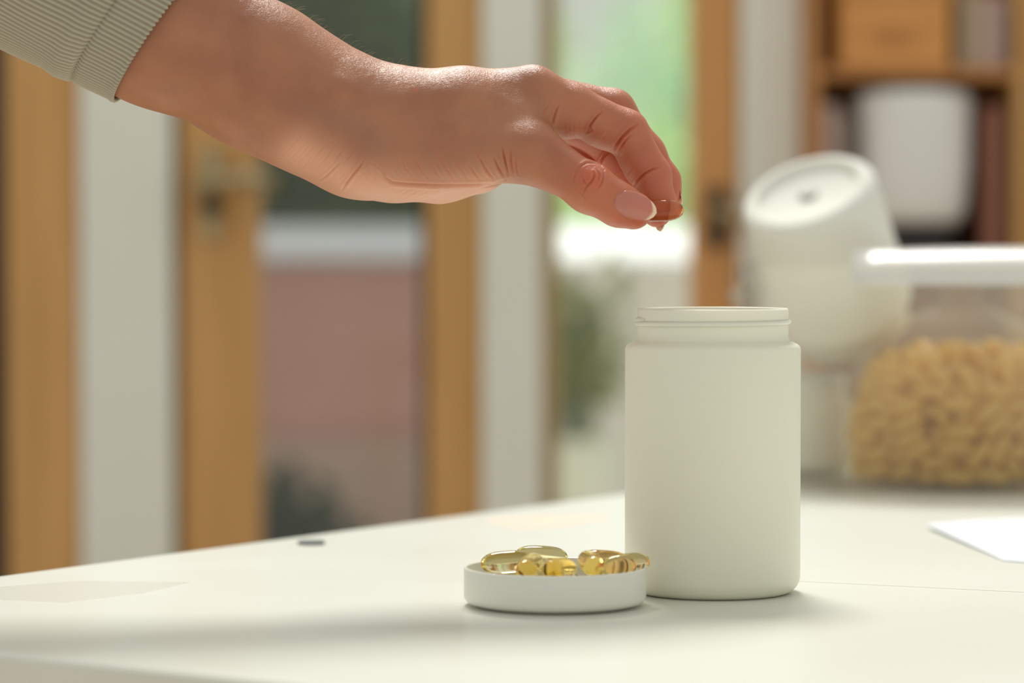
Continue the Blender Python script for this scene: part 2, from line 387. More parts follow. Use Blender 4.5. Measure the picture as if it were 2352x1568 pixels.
# potted plant on the terrace, seen under the white coping
pp = at(1318, 1000, 5.6)
t = tag(empty('potted_plant', (pp.x, 5.6, -.01)), 'leafy plant in a round pale pot outside the window', 'plant')
zt = at(1318, 1125, 5.6).z
bm = bmesh.new(); lathe(bm, [(0, 0), (.035, 0), (.04, .01), (.015, .06), (.012, zt-.1), (.05, zt-.05), (.05, zt-.03), (0, zt-.03)], 24); from_bm('stand', bm, M_iron, t, True)
bm = bmesh.new(); lathe(bm, [(0, zt-.03), (.05, zt-.03), (.075, zt+.03), (.082, zt+.06), (.074, zt+.10), (.078, zt+.11), (.068, zt+.11), (.066, zt+.09), (0, zt+.085)], 40); from_bm('pot', bm, mat('pale glazed pot', lin(210, 210, 196), .3), t, True)
bm = bmesh.new()
for k in range(7):
    a = k*2.4; poly_tube(bm, [(.02*math.cos(a), .02*math.sin(a), zt+.09), (.03*math.cos(a)-.01, .03*math.sin(a), zt+.2), (.06*math.cos(a)-.02, .05*math.sin(a), zt+.33)], .004, 6, [1, .8, .5])
from_bm('stem', bm, M_leaf_d, t)
foliage('foliage', -.015, 0, zt+.28, .075, .08, .12, 260, .05, leafmat('olive leaves', lin(110, 115, 60), lin(130, 140, 60)), t)
pp = at(1350, 775, 6.0)
t = tag(empty('garden_lantern', (pp.x, 6.0, -.01)), 'round pale lantern on a dark post outside the window', 'lantern')
bm = bmesh.new(); lathe(bm, [(0, 0), (.09, 0), (.09, .02), (.016, .04), (.016, pp.z-.05), (.03, pp.z-.045), (.03, pp.z-.035), (0, pp.z-.035)], 24); from_bm('post', bm, M_iron, t, True)
bm = bmesh.new(); bmesh.ops.create_uvsphere(bm, u_segments=28, v_segments=16, radius=.042, matrix=Matrix.Translation((0, 0, pp.z+.005))); from_bm('globe', bm, mat('opal glass', lin(225, 224, 222), .25), t, True)
bm = bmesh.new(); lathe(bm, [(0, pp.z+.045), (.02, pp.z+.045), (.008, pp.z+.06), (0, pp.z+.066)], 20); from_bm('finial', bm, M_iron, t, True)

# ------------------------------------------------------------ the table
corner = Vector((-.334, 1.169, 0)); ANG = math.atan2(.832, .555)
table = tag(empty('table', (corner.x, corner.y, 0), (0, 0, ANG - math.pi/2)), 'large off-white laminate table under the jar and the lid', 'table')
# local axes: +y along the far left edge, +x along the near edge
TX, TY = 1.5, 1.9
bm = bmesh.new(); add_box(bm, 0, TX, 0, TY, TABLE_Z-.03, TABLE_Z)
top = from_bm('table_top', bm, M_table, table, bevel=.0025)
for (x, y) in ((.06, .06), (TX-.06, .06), (.06, TY-.06), (TX-.06, TY-.06)):
    bm = bmesh.new(); add_box(bm, x-.025, x+.025, y-.025, y+.025, 0, TABLE_Z-.03); from_bm('leg', bm, M_edge, table, bevel=.003)
bm = bmesh.new()
for a in ((.035, TX-.035, .045, .065), (.035, TX-.035, TY-.065, TY-.045), (.045, .065, .065, TY-.065), (TX-.065, TX-.045, .065, TY-.065)):
    add_box(bm, a[0], a[1], a[2], a[3], TABLE_Z-.10, TABLE_Z-.03)
from_bm('apron', bm, M_edge, table)
inv = (Matrix.Translation((corner.x, corner.y, 0)) @ Euler((0, 0, ANG-math.pi/2)).to_matrix().to_4x4()).inverted()
def table_patch(name, pts, m, th=.0002, parent=table):
    bm = bmesh.new(); lo = [inv @ p for p in pts]
    A = [bm.verts.new((p.x, p.y, TABLE_Z+.00002)) for p in lo]; Bv = [bm.verts.new((p.x, p.y, TABLE_Z+th)) for p in lo]
    bm.faces.new(A[::-1]); bm.faces.new(Bv); n = len(A)
    for i in range(n): bm.faces.new((A[i], A[(i+1) % n], Bv[(i+1) % n], Bv[i]))
    return from_bm(name, bm, m, parent)
# thin pale joint line
a, b = on_table(1700, 1328), on_table(2420, 1363)
n = Vector((-(b-a).y, (b-a).x, 0)).normalized()*.0005
s = table_patch('joint_line', [a-n, b-n, b+n, a+n], mat('joint filler', lin(246, 244, 236), .4), .00025); s['label'] = 'thin pale joint line'
# flat pale orange patch
pts = []
c0 = on_table(1255, 1197)
for k in range(26):
    aa = 2*math.pi*k/26; rr = 1 + .16*math.sin(3*aa+.5) + .08*math.sin(5*aa)
    pts.append(Vector((c0.x + .030*rr*math.cos(aa) - .0*math.sin(aa), c0.y + .032*rr*math.sin(aa) + .012*math.cos(aa), 0)))
s = table_patch('patch', pts, mat('faint orange smudge', lin(240, 216, 196), .4), .0001); s['label'] = 'faint orange smudge'
# dark plug
bm = bmesh.new(); lathe(bm, [(0, 0), (.0068, 0), (.0068, .0012), (.0058, .0018), (.003, .0012), (0, .0012)], 28)
q = inv @ on_table(715, 1249); g = from_bm('cable_plug', bm, mat('grey rubber', lin(95, 100, 98), .6), table, True); g.location = (q.x, q.y, TABLE_Z); g['label'] = 'small dark grey plug'
# clear tape at the left
table_patch('tape_strip', [on_table(-60, 1352), on_table(180, 1334), on_table(440, 1337), on_table(330, 1362), on_table(150, 1384), on_table(-60, 1375)], M_film, .0001)['label'] = 'strip of clear tape'

# sheet of paper at the right
cs = [on_table(2128, 1213), on_table(2250, 1196), on_table(2480, 1188), on_table(2600, 1245), on_table(2352, 1292), on_table(2305, 1288)]
cc = sum(cs, Vector())/6
bm = bmesh.new(); V0 = [bm.verts.new((p.x-cc.x, p.y-cc.y, .0003 + (.0016 if i in (0,) else 0))) for i, p in enumerate(cs)]
V1 = [bm.verts.new(v.co + Vector((0, 0, .00025))) for v in V0]
bm.faces.new(V0[::-1]); bm.faces.new(V1)
for i in range(6): bm.faces.new((V0[i], V0[(i+1) % 6], V1[(i+1) % 6], V1[i]))
o = from_bm('paper_sheet', bm, mat('bright paper', lin(236, 240, 248), .5), None, loc=(cc.x, cc.y, TABLE_Z))
tag(o, 'sheet of bluish white paper lying on the table at the right', 'paper')

# ------------------------------------------------------------ jar (bottle) geometry
def jar_profile(R, Hh, neck, floor_t=.002):
    """outer from base centre up to the rim, then inner back down"""
    rc = .0075
    body_top = Hh - .0150
    P = [(0, .0012), (R*.62, .0012), (R*.80, .0004), (R-rc-.001, 0.0)]
    P += arc(R-rc, rc, rc, -80, 0, 8)
    P += [(R, Hh*.3), (R, Hh*.6)]
    P += arc(R-.0028, body_top-.0028, .0028, 0, 80, 6)
    P += [(neck+.0022, body_top+.0004), (neck+.0008, body_top+.0010), (neck, body_top+.0026), (neck, Hh-.0098)]
    P += [(neck, Hh-.0009), (neck-.0004, Hh-.0001), (neck-.0011, Hh-.0001), (neck-.0015, Hh-.0008)]
    P += [(neck-.0016, body_top), (R-.0022, body_top-.004), (R-.0022, .01), (R-.007, .003), (0, .003)]
    return P
def make_jar(name, R, Hh, neck, m):
    bm = bmesh.new(); lathe(bm, jar_profile(R, Hh, neck), 128)
    body = from_bm(name, bm, m, None, True)
    return body
def thread_ridge(R, z0, rise, turn0, turns, n=170):
    """a helical thread with a triangular section that fades out at both ends"""
    bm = bmesh.new(); rings = []
    for i in range(n+1):
        t = i/n; a = turn0 + turns*2*math.pi*t; z = z0 + rise*turns*t
        e = min(1, t/.04, (1-t)/.04); h = .00125*e
        c, s = math.cos(a), math.sin(a)
        rings.append([bm.verts.new((r*c, r*s, z+dz)) for r, dz in ((R-.0004, .0013), (R+h*.6, .0006), (R+h, 0), (R+h, -.0003), (R+h*.55, -.0010), (R-.0004, -.0013))])
    for A, Bv in zip(rings, rings[1:]):
        for k in range(6): bm.faces.new((A[k], A[(k+1) % 6], Bv[(k+1) % 6], Bv[k]))
    bm.faces.new(rings[0]); bm.faces.new(rings[-1][::-1])
    return bm
jar_loc = Vector(((1637.5-1176)/F_PX*1.262, 1.262, TABLE_Z))
JR, JH, JN = .0374, .1214, .0321
jar = tag(empty('jar', jar_loc), 'open white plastic jar standing upright beside the low lid', 'jar')
bm = bmesh.new(); lathe(bm, jar_profile(JR, JH, JN), 160); jb_ = from_bm('jar_body', bm, M_plastic, jar, True)
bm = thread_ridge(JN, JH-.0066, .0016, math.radians(-200), 1.12); th = from_bm('screw_thread', bm, M_plastic, jb_, True)

# ------------------------------------------------------------ lid
lid_loc = Vector(((1275-1176)/F_PX*1.215, 1.215, TABLE_Z))
LR, LH, LT = .0375, .0160, .0020
lid = tag(empty('plastic_lid', lid_loc), 'low round white lid lying upside down and full of softgels', 'lid')
bm = bmesh.new()
P = [(0, .0004), (LR-.006, .0004), (LR-.0045, .0010), (LR-.0040, .0014)] + arc(LR-.0030, .0042, .0030, -70, 0, 7) + [(LR, LH-.0008)] + [(LR-.0003, LH-.0002), (LR-.0009, LH), (LR-.0013, LH-.0006), (LR-.0014, LH-.0035), (LR-.0020, LH-.0042), (LR-.0014, LH-.005), (LR-.0015, LT+.001), (LR-.0022, LT), (0, LT)]
P[0] = (0, 0.0); P[1] = (LR-.006, 0.0)
lathe(bm, P, 144); from_bm('lid_shell', bm, M_lid, lid, True)
bm = bmesh.new(); lathe(bm, [(0, LT+.00002), (LR-.006, LT+.00002), (LR-.006, LT+.0006), (LR-.0065, LT+.0008), (0, LT+.0008)], 96); o = from_bm('seal_liner', bm, M_lid, lid, True)

# ------------------------------------------------------------ softgels
def gel_mesh(name, Lc, Rc, nu=40, nv=26):
    bm = bmesh.new(); prof = []
    for i in range(nv+1):
        t = math.pi*i/nv; x = -math.cos(t); r = math.sin(t)
        prof.append((Rc*max(0, 1-abs(x)**3)**.5, Lc/2*x))
    prof[0] = (0, -Lc/2); prof[-1] = (0, Lc/2)
    lathe(bm, prof, nu)
    bmesh.ops.recalc_face_normals(bm, faces=bm.faces[:])
    me = bpy.data.meshes.new(name); bm.to_mesh(me); bm.free(); me.shade_smooth(); return me
GL, GR = .0225, .00465
gel_me = gel_mesh('softgel', GL, GR)
def gel(loc, direction, m, label, group, me=gel_me):
    k = m.name
    if not hasattr(gel, 'c'): gel.c = {}
    if (me.name, k) not in gel.c:
        c = me.copy(); c.materials.append(m); gel.c[(me.name, k)] = c
    o = bpy.data.objects.new('softgel_capsule', gel.c[(me.name, k)]); COL.objects.link(o)
    o.location = loc; o.rotation_euler = Vector(direction).to_track_quat('Z', 'Y').to_euler()
    tag(o, label, 'capsule', group); return o
LIDG = [[-0.01967,0.007,0.01711,0.969,0.242,0.048],[-0.00546,0.023,0.01761,0.991,0.119,-0.059],[-0.01058,-0.01646,0.01764,0.284,0.947,0.151],[0.00155,-0.02103,0.01706,0.479,0.873,-0.087],[0.01449,-0.01507,0.01875,-0.196,0.973,0.118],[0.02055,0.00801,0.01728,0.976,0.195,-0.097],[0.02854,-0.00332,0.01695,0.917,0.387,0.097],[0.02868,-0.00027,0.00745,0.177,0.984,0.0],[0.01928,0.01978,0.00745,-0.458,0.889,0.0],[-0.00035,0.02339,0.00745,-0.997,0.072,0.0],[-0.02189,0.01987,0.00745,-0.636,-0.772,0.0],[-0.02865,-0.00191,0.00745,0.229,-0.973,0.0],[-0.01668,-0.02313,0.00745,0.711,-0.703,0.0],[-0.00107,-0.01886,0.00745,0.993,-0.119,0.0],[0.01939,-0.02165,0.00745,0.805,0.593,0.0],[0.0,-0.0,0.00745,0.522,0.853,0.0]]
lid_labels = ['pale golden softgel at the far left of the pile in the white lid', 'pale softgel lying across the top at the back of the lid',
 'golden softgel pointing at the viewer left of centre in the lid', 'golden softgel low at the front middle of the lid',
 'deep golden softgel pointing at the viewer right of centre in the lid', 'amber softgel lying behind the deep golden one in the lid',
 'pale golden softgel at the right end of the lid pile, nearest the jar']
lid_mats = [M_gel_p, M_gel_p, M_gel, M_gel, M_gel, M_gel_a, M_gel_p]
for i, g in enumerate(LIDG):
    p = lid_loc + Vector(g[:3])
    if i < 7: gel(p, g[3:], lid_mats[i], lid_labels[i], 'softgels in the lid')
    else: gel(p, g[3:], M_gel, 'softgel in the bottom layer under the others in the white lid', 'bottom layer of softgels in the lid')



# ------------------------------------------------------------ clear bin at the back right
BING = [-262,487,80,-23,-91,-30,-523,-244,88,-90,6,-40,81,-505,68,98,13,3,245,554,90,86,-24,43,360,-90,98,-55,-63,-53,536,216,142,51,-45,72,-19,-598,68,-99,3,5,637,-39,68,3,99,-5,456,-408,85,-48,-79,36,-98,377,86,91,11,-37,-344,-490,81,61,-72,30,83,595,94,86,-6,48,-314,-327,72,52,-82,18,326,466,66,-99,-3,5,-504,334,73,-84,-49,18,370,354,72,90,-36,18,328,-494,103,-37,-72,57,541,93,68,-25,96,-5,-605,-83,201,-25,-64,71,580,-254,78,-41,-87,25,-493,-383,82,-57,75,-31,-399,296,68,78,61,-3,520,-171,68,-46,-88,2,-399,469,83,-78,-52,33,198,-570,73,93,30,-17,-143,40,66,-99,-4,5,608,183,68,32,-94,0,-403,-349,96,50,-69,50,382,-495,204,79,56,-19,-67,535,76,-20,-94,-23,-473,147,68,83,54,5,-589,174,73,-64,-73,18,-133,-464,67,75,-65,-5,-167,514,67,16,98,-2,116,-598,199,-61,-2,-78,-376,497,173,-80,-49,31,-261,528,215,79,-13,-59,373,247,66,86,-49,-5,-618,-175,132,-4,-22,97,8,523,132,34,-25,-89,372,-379,128,6,32,-94,-215,-523,66,59,-79,-5,543,324,116,46,-48,74,-502,-144,68,82,-55,-5,426,455,144,-68,65,31,154,453,71,60,-77,-17,459,-87,66,-46,-87,5,-30,-604,241,-98,-8,-11,-620,-13,69,30,94,-8,-605,60,151,-69,-70,15,487,-368,195,-3,57,-81,-131,-580,151,98,8,6,316,-12,66,-71,-69,4,89,567,197,73,-64,18,-114,599,165,-93,-18,-29,-606,217,181,-32,-91,-24,-498,389,260,-63,-75,-18,-46,-403,76,-87,41,-22,-260,316,84,57,73,-35,100,-385,68,-87,48,-1,516,18,159,84,5,52,-510,-29,103,17,-79,58,642,74,153,-15,98,3,406,-286,127,-2,-40,91,265,-407,68,45,88,-8,-244,-564,217,-82,25,-50,220,267,77,-44,85,25,304,-238,77,77,57,24,396,123,70,-79,59,-10,605,-217,164,30,89,-32,-183,256,66,-83,-53,5,17,-513,174,70,-24,65,119,255,66,12,-98,-4,273,462,158,86,-49,-2,-508,266,156,-9,-95,-27,236,-567,225,39,24,88,63,428,115,19,65,72,-323,-463,178,94,30,1,-276,441,184,-80,3,58,54,-203,68,25,-96,-5,-500,-387,179,-57,75,-30,-404,-154,153,34,-69,62,-642,-57,311,15,-47,86,-147,-150,66,24,-96,5,637,-113,229,15,96,-17,145,-494,210,-41,37,-82,-308,-219,114,-53,76,-34,-218,-266,66,-9,98,-5,-468,108,159,13,-79,-59,-117,498,190,-27,-67,-67,-349,122,68,40,90,5,-189,518,281,22,-81,-52,487,348,203,6,-98,-11,-612,93,248,28,-95,-7,170,-244,70,39,90,-14,250,-479,174,-73,-43,-51,226,35,68,54,83,-7,173,583,297,97,-21,-1,-519,-168,239,39,-38,83,0,237,66,40,90,5,247,564,205,-90,40,-3,-141,-469,159,89,43,-8,-370,-53,66,-79,60,5,587,256,264,-42,88,-17,-523,-253,197,98,16,4,-369,387,147,94,-2,-32,81,-37,66,-42,90,-5,278,352,138,-78,61,-6,-405,-311,212,77,45,-43,635,62,258,-28,89,-34,-414,293,194,6,72,68,556,-104,155,39,87,-27,468,-4,248,-40,70,-58,220,-385,183,82,23,-50,-196,140,68,-87,-48,6,77,-396,174,75,51,-40,430,217,153,-35,89,26,-239,-103,114,-2,94,-31,-516,89,247,27,-79,-53,503,-270,214,19,-48,85,-29,451,203,31,15,93,-381,145,186,-13,84,52,-211,-367,152,93,-20,-27,304,-157,156,-80,-41,-42,-301,-534,287,-82,32,-45,313,209,162,-38,-66,-64,614,172,380,-27,65,70,-436,-68,203,2,-84,52,-77,-295,86,-91,-10,38,-565,-296,284,-53,83,-3,435,-443,322,71,56,42,11,-603,338,98,3,11,447,-130,161,34,91,18,600,-60,315,47,-34,80,-253,-455,266,80,-48,-32,-258,338,184,-87,-46,-7,420,-307,299,8,68,-72,-531,236,263,95,0,-28,419,129,232,-62,10,-77,-541,-40,279,-27,6,95,-52,-130,66,14,-98,5,-99,-527,269,-50,-48,71,-14,578,282,-88,41,18,-40,315,133,55,79,23,-325,10,126,-43,-19,87,519,-171,259,61,-76,15,132,390,173,57,70,41,-137,-437,279,-4,49,-86,-393,436,351,-24,40,87,-389,-419,251,-51,-57,63,174,-137,132,-77,-62,-8,-276,-345,258,-92,32,18,319,496,306,5,43,89,-486,-390,373,-63,76,-3,-47,-382,212,9,66,-73,95,445,252,67,55,49,186,311,186,60,62,48,228,477,312,-11,58,80,-286,426,297,40,-83,-37,-211,256,159,74,66,-2,530,84,241,-31,67,-66,350,-482,380,88,23,40,317,70,148,93,-33,-2,-258,74,154,-53,83,9,226,-557,383,-71,-19,-67,-317,-521,382,-78,42,-45,516,-320,408,81,56,-12,281,-429,292,-86,-24,-43,417,283,261,20,96,16,-639,12,381,2,-63,77,335,-245,185,55,62,55,616,-137,447,-25,-90,-32,-555,-206,353,58,-73,33,384,414,231,39,87,27,-287,-201,207,40,-83,36,-454,332,331,71,-61,-31,602,38,380,56,-71,41,-15,-2,129,-18,-96,19,483,395,357,-30,29,90,20,596,417,-87,5,-47,244,-217,223,-74,0,-66,-428,26,277,-7,-97,18,202,174,126,-19,-66,-71,498,303,383,78,11,-60,533,-306,501,56,78,-22,-114,539,340,24,-71,-64,60,-514,315,-82,9,-55,339,-43,197,77,-12,62,5,-256,143,-72,67,11,-116,-74,141,-27,95,-1,508,209,290,43,20,87,-320,-509,482,85,-41,32,-562,282,386,24,29,-91,390,376,355,23,-96,-6,-80,-541,385,42,62,-64,295,-328,239,-87,36,-30,-445,-300,337,44,-44,77,-314,244,249,-28,91,29,-206,-417,354,-39,-91,1,41,526,357,88,41,17,71,-118,172,85,37,33,-77,587,483,96,3,24,-173,341,269,-3,-90,-40,92,102,98,57,-81,-9,-452,284,412,58,78,18,175,-3,167,-90,-31,-26,-89,395,248,-39,-20,-89,-152,-258,184,5,-87,46,-505,358,458,48,66,-56,-188,138,184,-33,64,68,315,105,235,-50,85,-10,-606,179,400,1,-10,-98,-315,-70,229,-68,-47,55,-355,153,289,28,-76,-56,128,148,178,42,-89,-12,161,360,281,-87,-19,-42,-591,-217,442,-43,88,-16,-103,172,148,38,-71,-58,-213,506,381,10,88,44,-464,-372,469,79,-46,-38,532,-195,357,37,89,22,138,-297,208,-23,50,-82,-314,-362,357,85,49,-17,60,-240,225,-64,-75,12,154,-449,316,72,-26,62,-194,-100,205,-15,-98,3,525,-15,373,-56,62,-54,17,248,173,40,84,34,516,341,479,-59,74,29,47,15,196,-23,-93,24,174,-570,461,76,26,58,423,-215,334,8,-68,72,-31,321,241,73,50,44,341,-472,488,-97,-18,-1,-75,-409,363,-9,-64,75,18,-426,331,-13,-52,83,61,-526,426,75,63,14,-516,179,469,26,-70,-65,381,-374,461,-43,0,-89,-370,-412,528,93,-18,-27,-561,74,378,26,-40,-87,-335,506,444,-49,-36,78,297,334,273,33,86,37,-587,-117,509,4,97,-20,-577,29,604,27,87,39,-37,98,191,74,61,26,127,260,264,97,21,8,-6,-584,502,-99,0,-2,448,-317,587,37,77,-51,313,-119,263,85,18,48,351,493,463,81,-54,16,272,-290,320,-86,31,-37,457,168,362,62,-68,37,100,450,359,75,42,50,205,119,248,35,-92,9,-494,219,622,-21,-62,-74,-301,292,350,-86,-28,39,-212,515,496,-96,16,20,-246,40,245,-92,-33,17,-518,-111,365,-51,-4,85,138,553,535,-96,21,-15,-86,-154,228,-78,-55,26,118,67,253,42,-89,-2,479,-105,393,38,3,91,-83,-268,266,65,58,-47,93,-363,341,-29,69,-65,220,417,393,82,50,24,-309,-168,296,92,31,-21,33,-489,535,-61,-59,51,328,250,342,-21,-50,-83,-72,174,245,-65,-74,1,556,-172,542,13,91,-37,-1,-312,349,-4,-79,60,334,455,552,-92,36,-3,-38,36,265,95,22,18,165,-463,510,51,84,-7,261,-33,262,-84,-31,-42,-403,-230,386,82,-55,10,337,-395,604,-67,53,51,-405,215,457,55,-39,-72,-87,254,309,-92,-34,-10,324,371,424,55,24,79,58,498,455,-94,26,-19,-76,-63,279,99,-5,4,-463,156,333,-12,-98,9,-589,102,533,7,95,27,-332,335,466,28,-91,-26,-243,-246,316,98,13,-8,-263,150,313,-19,-97,6,24,189,318,34,82,43,244,-391,374,58,-56,58,339,-225,385,22,-75,61,117,-116,281,42,-88,16,225,212,336,25,96,6,-133,-377,442,-30,-67,66,-385,90,371,48,-47,-73,395,46,318,21,-97,-4,491,-197,624,-3,-94,32,-526,-157,617,72,-62,30,-65,457,408,90,-42,1,-505,32,449,-66,-65,-34,441,-186,433,-67,50,-53,-375,-70,346,65,70,-26,-248,-57,329,-60,-69,37,314,152,367,-44,-53,-71,23,343,360,-94,23,20,285,-363,474,3,-60,79,-282,428,528,50,-68,-52,426,335,558,96,-23,10,268,34,351,87,25,40,203,521,458,46,-81,34,-465,-58,425,-29,-58,75,127,202,345,-27,-93,-20,-299,411,404,59,63,48,579,200,514,50,-81,-28,-470,-236,463,65,-74,-9,-444,361,530,24,84,-46,-199,-489,450,-89,37,-22,-85,-6,356,91,39,-5,-491,-273,554,75,-58,-28,-170,-533,572,94,-29,-6,565,24,467,-84,28,-45,533,80,691,-36,80,46,-56,-447,504,-77,-21,58,266,275,441,63,-61,45,349,-64,372,-88,-18,-43,550,164,595,-46,86,17,-162,532,579,-92,-31,18,512,141,481,-40,74,-51,154,-289,367,-41,46,-78,-311,341,558,-73,56,37,-156,399,408,46,-39,-78,401,8,470,-91,-3,-39,216,-126,320,-46,88,-8,-255,-253,410,57,-80,11,518,-121,694,27,90,-32,-293,-365,447,93,-31,-9,-255,29,384,-97,-11,19,-492,46,553,-35,-88,-30,-165,129,333,-29,85,41,-11,104,374,-98,3,-10,-126,293,395,98,-13,7,-402,172,565,-11,43,88,53,-184,314,44,-43,78,-412,-366,628,-71,69,-1,581,-48,591,-15,-94,28,-117,375,502,-88,-40,20,-98,-199,342,-36,86,-33,-185,429,574,-80,-36,47,-285,-303,516,94,9,-28,-42,-275,446,-84,-28,44,223,372,485,86,-43,24,-180,-198,391,-47,71,-51,-19,514,544,-61,-46,-64,-396,-148,462,67,18,-71,261,-241,441,51,-4,85,385,-213,537,34,-24,90,-117,-489,669,-65,16,73,-102,192,413,87,12,-46,418,107,432,-16,84,50,414,257,503,75,-56,33,-377,-227,529,60,4,-79,-343,236,526,50,-66,-55,-32,-51,422,-91,-37,6,158,262,456,53,-66,-52,463,-75,538,43,72,54,100,26,341,76,60,19,-275,176,404,-41,-90,-2,-77,-166,431,88,-23,-39,-378,-33,460,-72,35,58,26,-101,357,-96,-24,-8,-539,0,692,21,80,55,196,-82,409,77,62,-8,304,-131,433,-85,-35,-37,-236,-153,456,20,-87,44,33,290,442,-66,71,21,63,390,463,-58,58,56,-171,260,487,-90,-40,6,60,-514,636,43,-53,-72,67,-362,464,-97,17,7,-254,-402,575,82,-51,-22,188,-174,472,42,80,40,268,-20,488,40,-85,31,-121,-354,541,98,-11,-11,-258,-443,666,83,-37,-39,-378,58,526,-30,-8,94,-39,-414,599,-97,2,20,-427,-287,707,71,-69,1,-196,-404,766,-97,14,-16,396,-290,684,38,91,3,236,-506,579,-91,-37,9,135,-2,456,-69,58,-41,185,128,416,-93,34,10,476,-60,753,-49,-82,25,451,80,557,78,-12,59,-309,-282,617,-92,21,28,343,168,564,-1,-98,15,-441,-108,583,-83,53,4,50,451,589,-64,-75,-8,-241,-349,668,76,-28,-57,53,-280,517,40,45,-78,-302,-183,604,-16,0,98,-335,411,663,-68,-66,29,-64,39,442,-97,-13,-12,271,284,565,52,62,57,80,501,688,-89,28,-34,-26,143,459,89,37,-21,-213,94,445,89,17,-40,101,94,501,96,-18,-18,-242,315,626,91,26,-29,-232,-19,467,92,-34,-17,-347,-74,540,-53,60,58,-72,445,607,-22,-92,-29,260,-303,552,-73,-15,-65,124,-362,553,18,94,-23,188,-428,615,-59,-63,47,22,-136,466,-76,49,40,-213,-106,540,-64,75,7,-60,223,517,78,61,2,368,-76,573,-41,85,-28,288,114,491,45,-85,23,309,-181,581,-33,24,-90,-123,-257,554,99,-8,-2,-377,268,697,49,-32,80,118,-335,641,-38,-86,31,-263,174,564,-33,-91,-20,-18,-157,562,-95,-24,-11,61,-49,499,-69,68,19,-471,-85,682,61,69,-36,142,-52,560,-38,91,-3,160,-211,552,94,-19,24,-192,80,537,-5,-98,14,325,424,648,84,-40,-33,-406,-183,720,17,-7,-97,204,359,576,-39,-84,-34,128,401,644,77,61,15,-320,19,614,57,11,-80,-54,-397,697,-99,-1,-3,-88,471,742,96,18,-16,122,404,550,66,74,5,111,187,514,98,-9,-14,-274,-246,717,58,6,-80,99,-178,631,40,90,5,-342,-96,663,63,4,-76,-144,-192,623,-95,18,-23,273,-420,713,-24,47,84,-71,-79,590,90,36,-19,-481,100,667,-23,90,34,201,-353,679,32,81,-46,-221,-99,653,30,78,-53,-143,239,582,-45,-85,24,-105,6,525,-5,-97,-20,451,-37,654,19,97,2,-69,311,641,-92,-19,31,287,-275,708,-37,82,-42,234,-133,615,58,70,-40,-40,118,585,49,-84,-16,224,57,557,3,-98,10,33,250,594,-79,-32,51,462,271,673,-48,83,-24,-312,172,642,48,76,41,230,-53,669,66,-52,52,-390,144,709,-57,81,8,-25,-316,647,88,1,45,9,-157,660,12,96,-20,-154,-254,696,-19,91,33,436,193,616,39,-86,31,-138,68,625,-87,47,6,104,-284,730,40,-87,26,-20,404,687,96,22,8,331,-196,762,98,10,-13,-116,-25,677,88,-45,-3,151,234,611,17,-93,-30,237,351,685,23,71,65,-77,365,768,-93,-27,-23,-171,430,673,15,97,-16,283,232,642,-28,-71,-63,354,172,669,-39,-87,-26,-439,67,750,-30,89,32,-233,-39,729,76,-60,18,95,112,600,-78,60,-10,-42,-302,743,-39,78,-46,163,287,713,-20,95,18,-201,-262,785,-50,80,30,-85,-145,711,74,-49,43,84,18,657,89,23,38,-314,-85,770,-62,76,9,367,20,640,-50,-84,18,239,90,646,38,-91,-8,384,-57,720,35,91,17,-12,106,677,98,-12,1,329,52,720,-80,-59,2,-17,-139,832,-4,98,13,-274,115,740,58,-72,-35,435,183,767,3,-97,18,351,10,801,52,77,34,-153,181,683,-95,-29,0,253,121,737,42,85,-27,2,273,788,85,-34,-39,-99,-266,809,20,-87,44,-215,-100,821,67,-70,-20,-22,150,759,-99,0,-7,232,-81,825,-76,56,28,207,137,820,30,92,-23,58,337,725,-25,-65,-70,71,187,683,-84,46,25,230,314,775,43,-81,-36,-158,260,738,99,9,4,72,-61,714,-96,10,22,138,162,760,-3,-93,-34,346,251,766,-4,-99,5,96,-71,805,76,-62,-15,-266,376,721,-30,-94,6,-59,45,749,-54,43,71,181,-212,729,-25,95,-9,85,-176,783,75,-56,34,-284,37,800,-89,18,-39,-194,152,778,-49,78,36,-114,-32,769,71,-69,-2,148,-1,761,-89,43,8]
BW, BD, BH = .36, .190, .137
bin_rot = math.radians(-9)
bin_loc = at(1703, 1130, 1.783); bin_loc.z = TABLE_Z+.0003
BM = Matrix.Translation(bin_loc) @ Matrix.Rotation(bin_rot, 4, 'Z')
binr = tag(empty('storage_bin', bin_loc, (0, 0, bin_rot)), 'milky clear plastic storage bin on the table at the right', 'bin')
def rrect(x0, x1, y0, y1, r, z, n=6):
    out = []
    for cx, cy, a0 in ((x1-r, y1-r, 0), (x0+r, y1-r, 90), (x0+r, y0+r, 180), (x1-r, y0+r, 270)):
        for k in range(n+1):
            a = math.radians(a0+90*k/n); out.append((cx+r*math.cos(a), cy+r*math.sin(a), z))
    return out
def loft(bm, rings, cap_first=True, cap_last=True):
    R_ = [[bm.verts.new(p) for p in r] for r in rings]
    for A, B_ in zip(R_, R_[1:]):
        for i in range(len(A)): bm.faces.new((A[i], A[(i+1) % len(A)], B_[(i+1) % len(A)], B_[i]))
    if cap_first: bm.faces.new(R_[0][::-1])
    if cap_last: bm.faces.new(R_[-1])
bm = bmesh.new()
def rr(e, z, r=.018): return rrect(-e, BW+e, -e, BD+e, r+e, z)
loft(bm, [rr(-.004, 0, .014), rr(-.0008, .001), rr(0, .004), rr(0, BH-.012), rr(.004, BH-.011), rr(.0045, BH-.001), rr(.004, BH), rr(-.0008, BH), rr(-.0018, BH-.001), rr(-.002, .004), rr(-.005, .002, .014)])
from_bm('bin_body', bm, M_bin, binr, True)
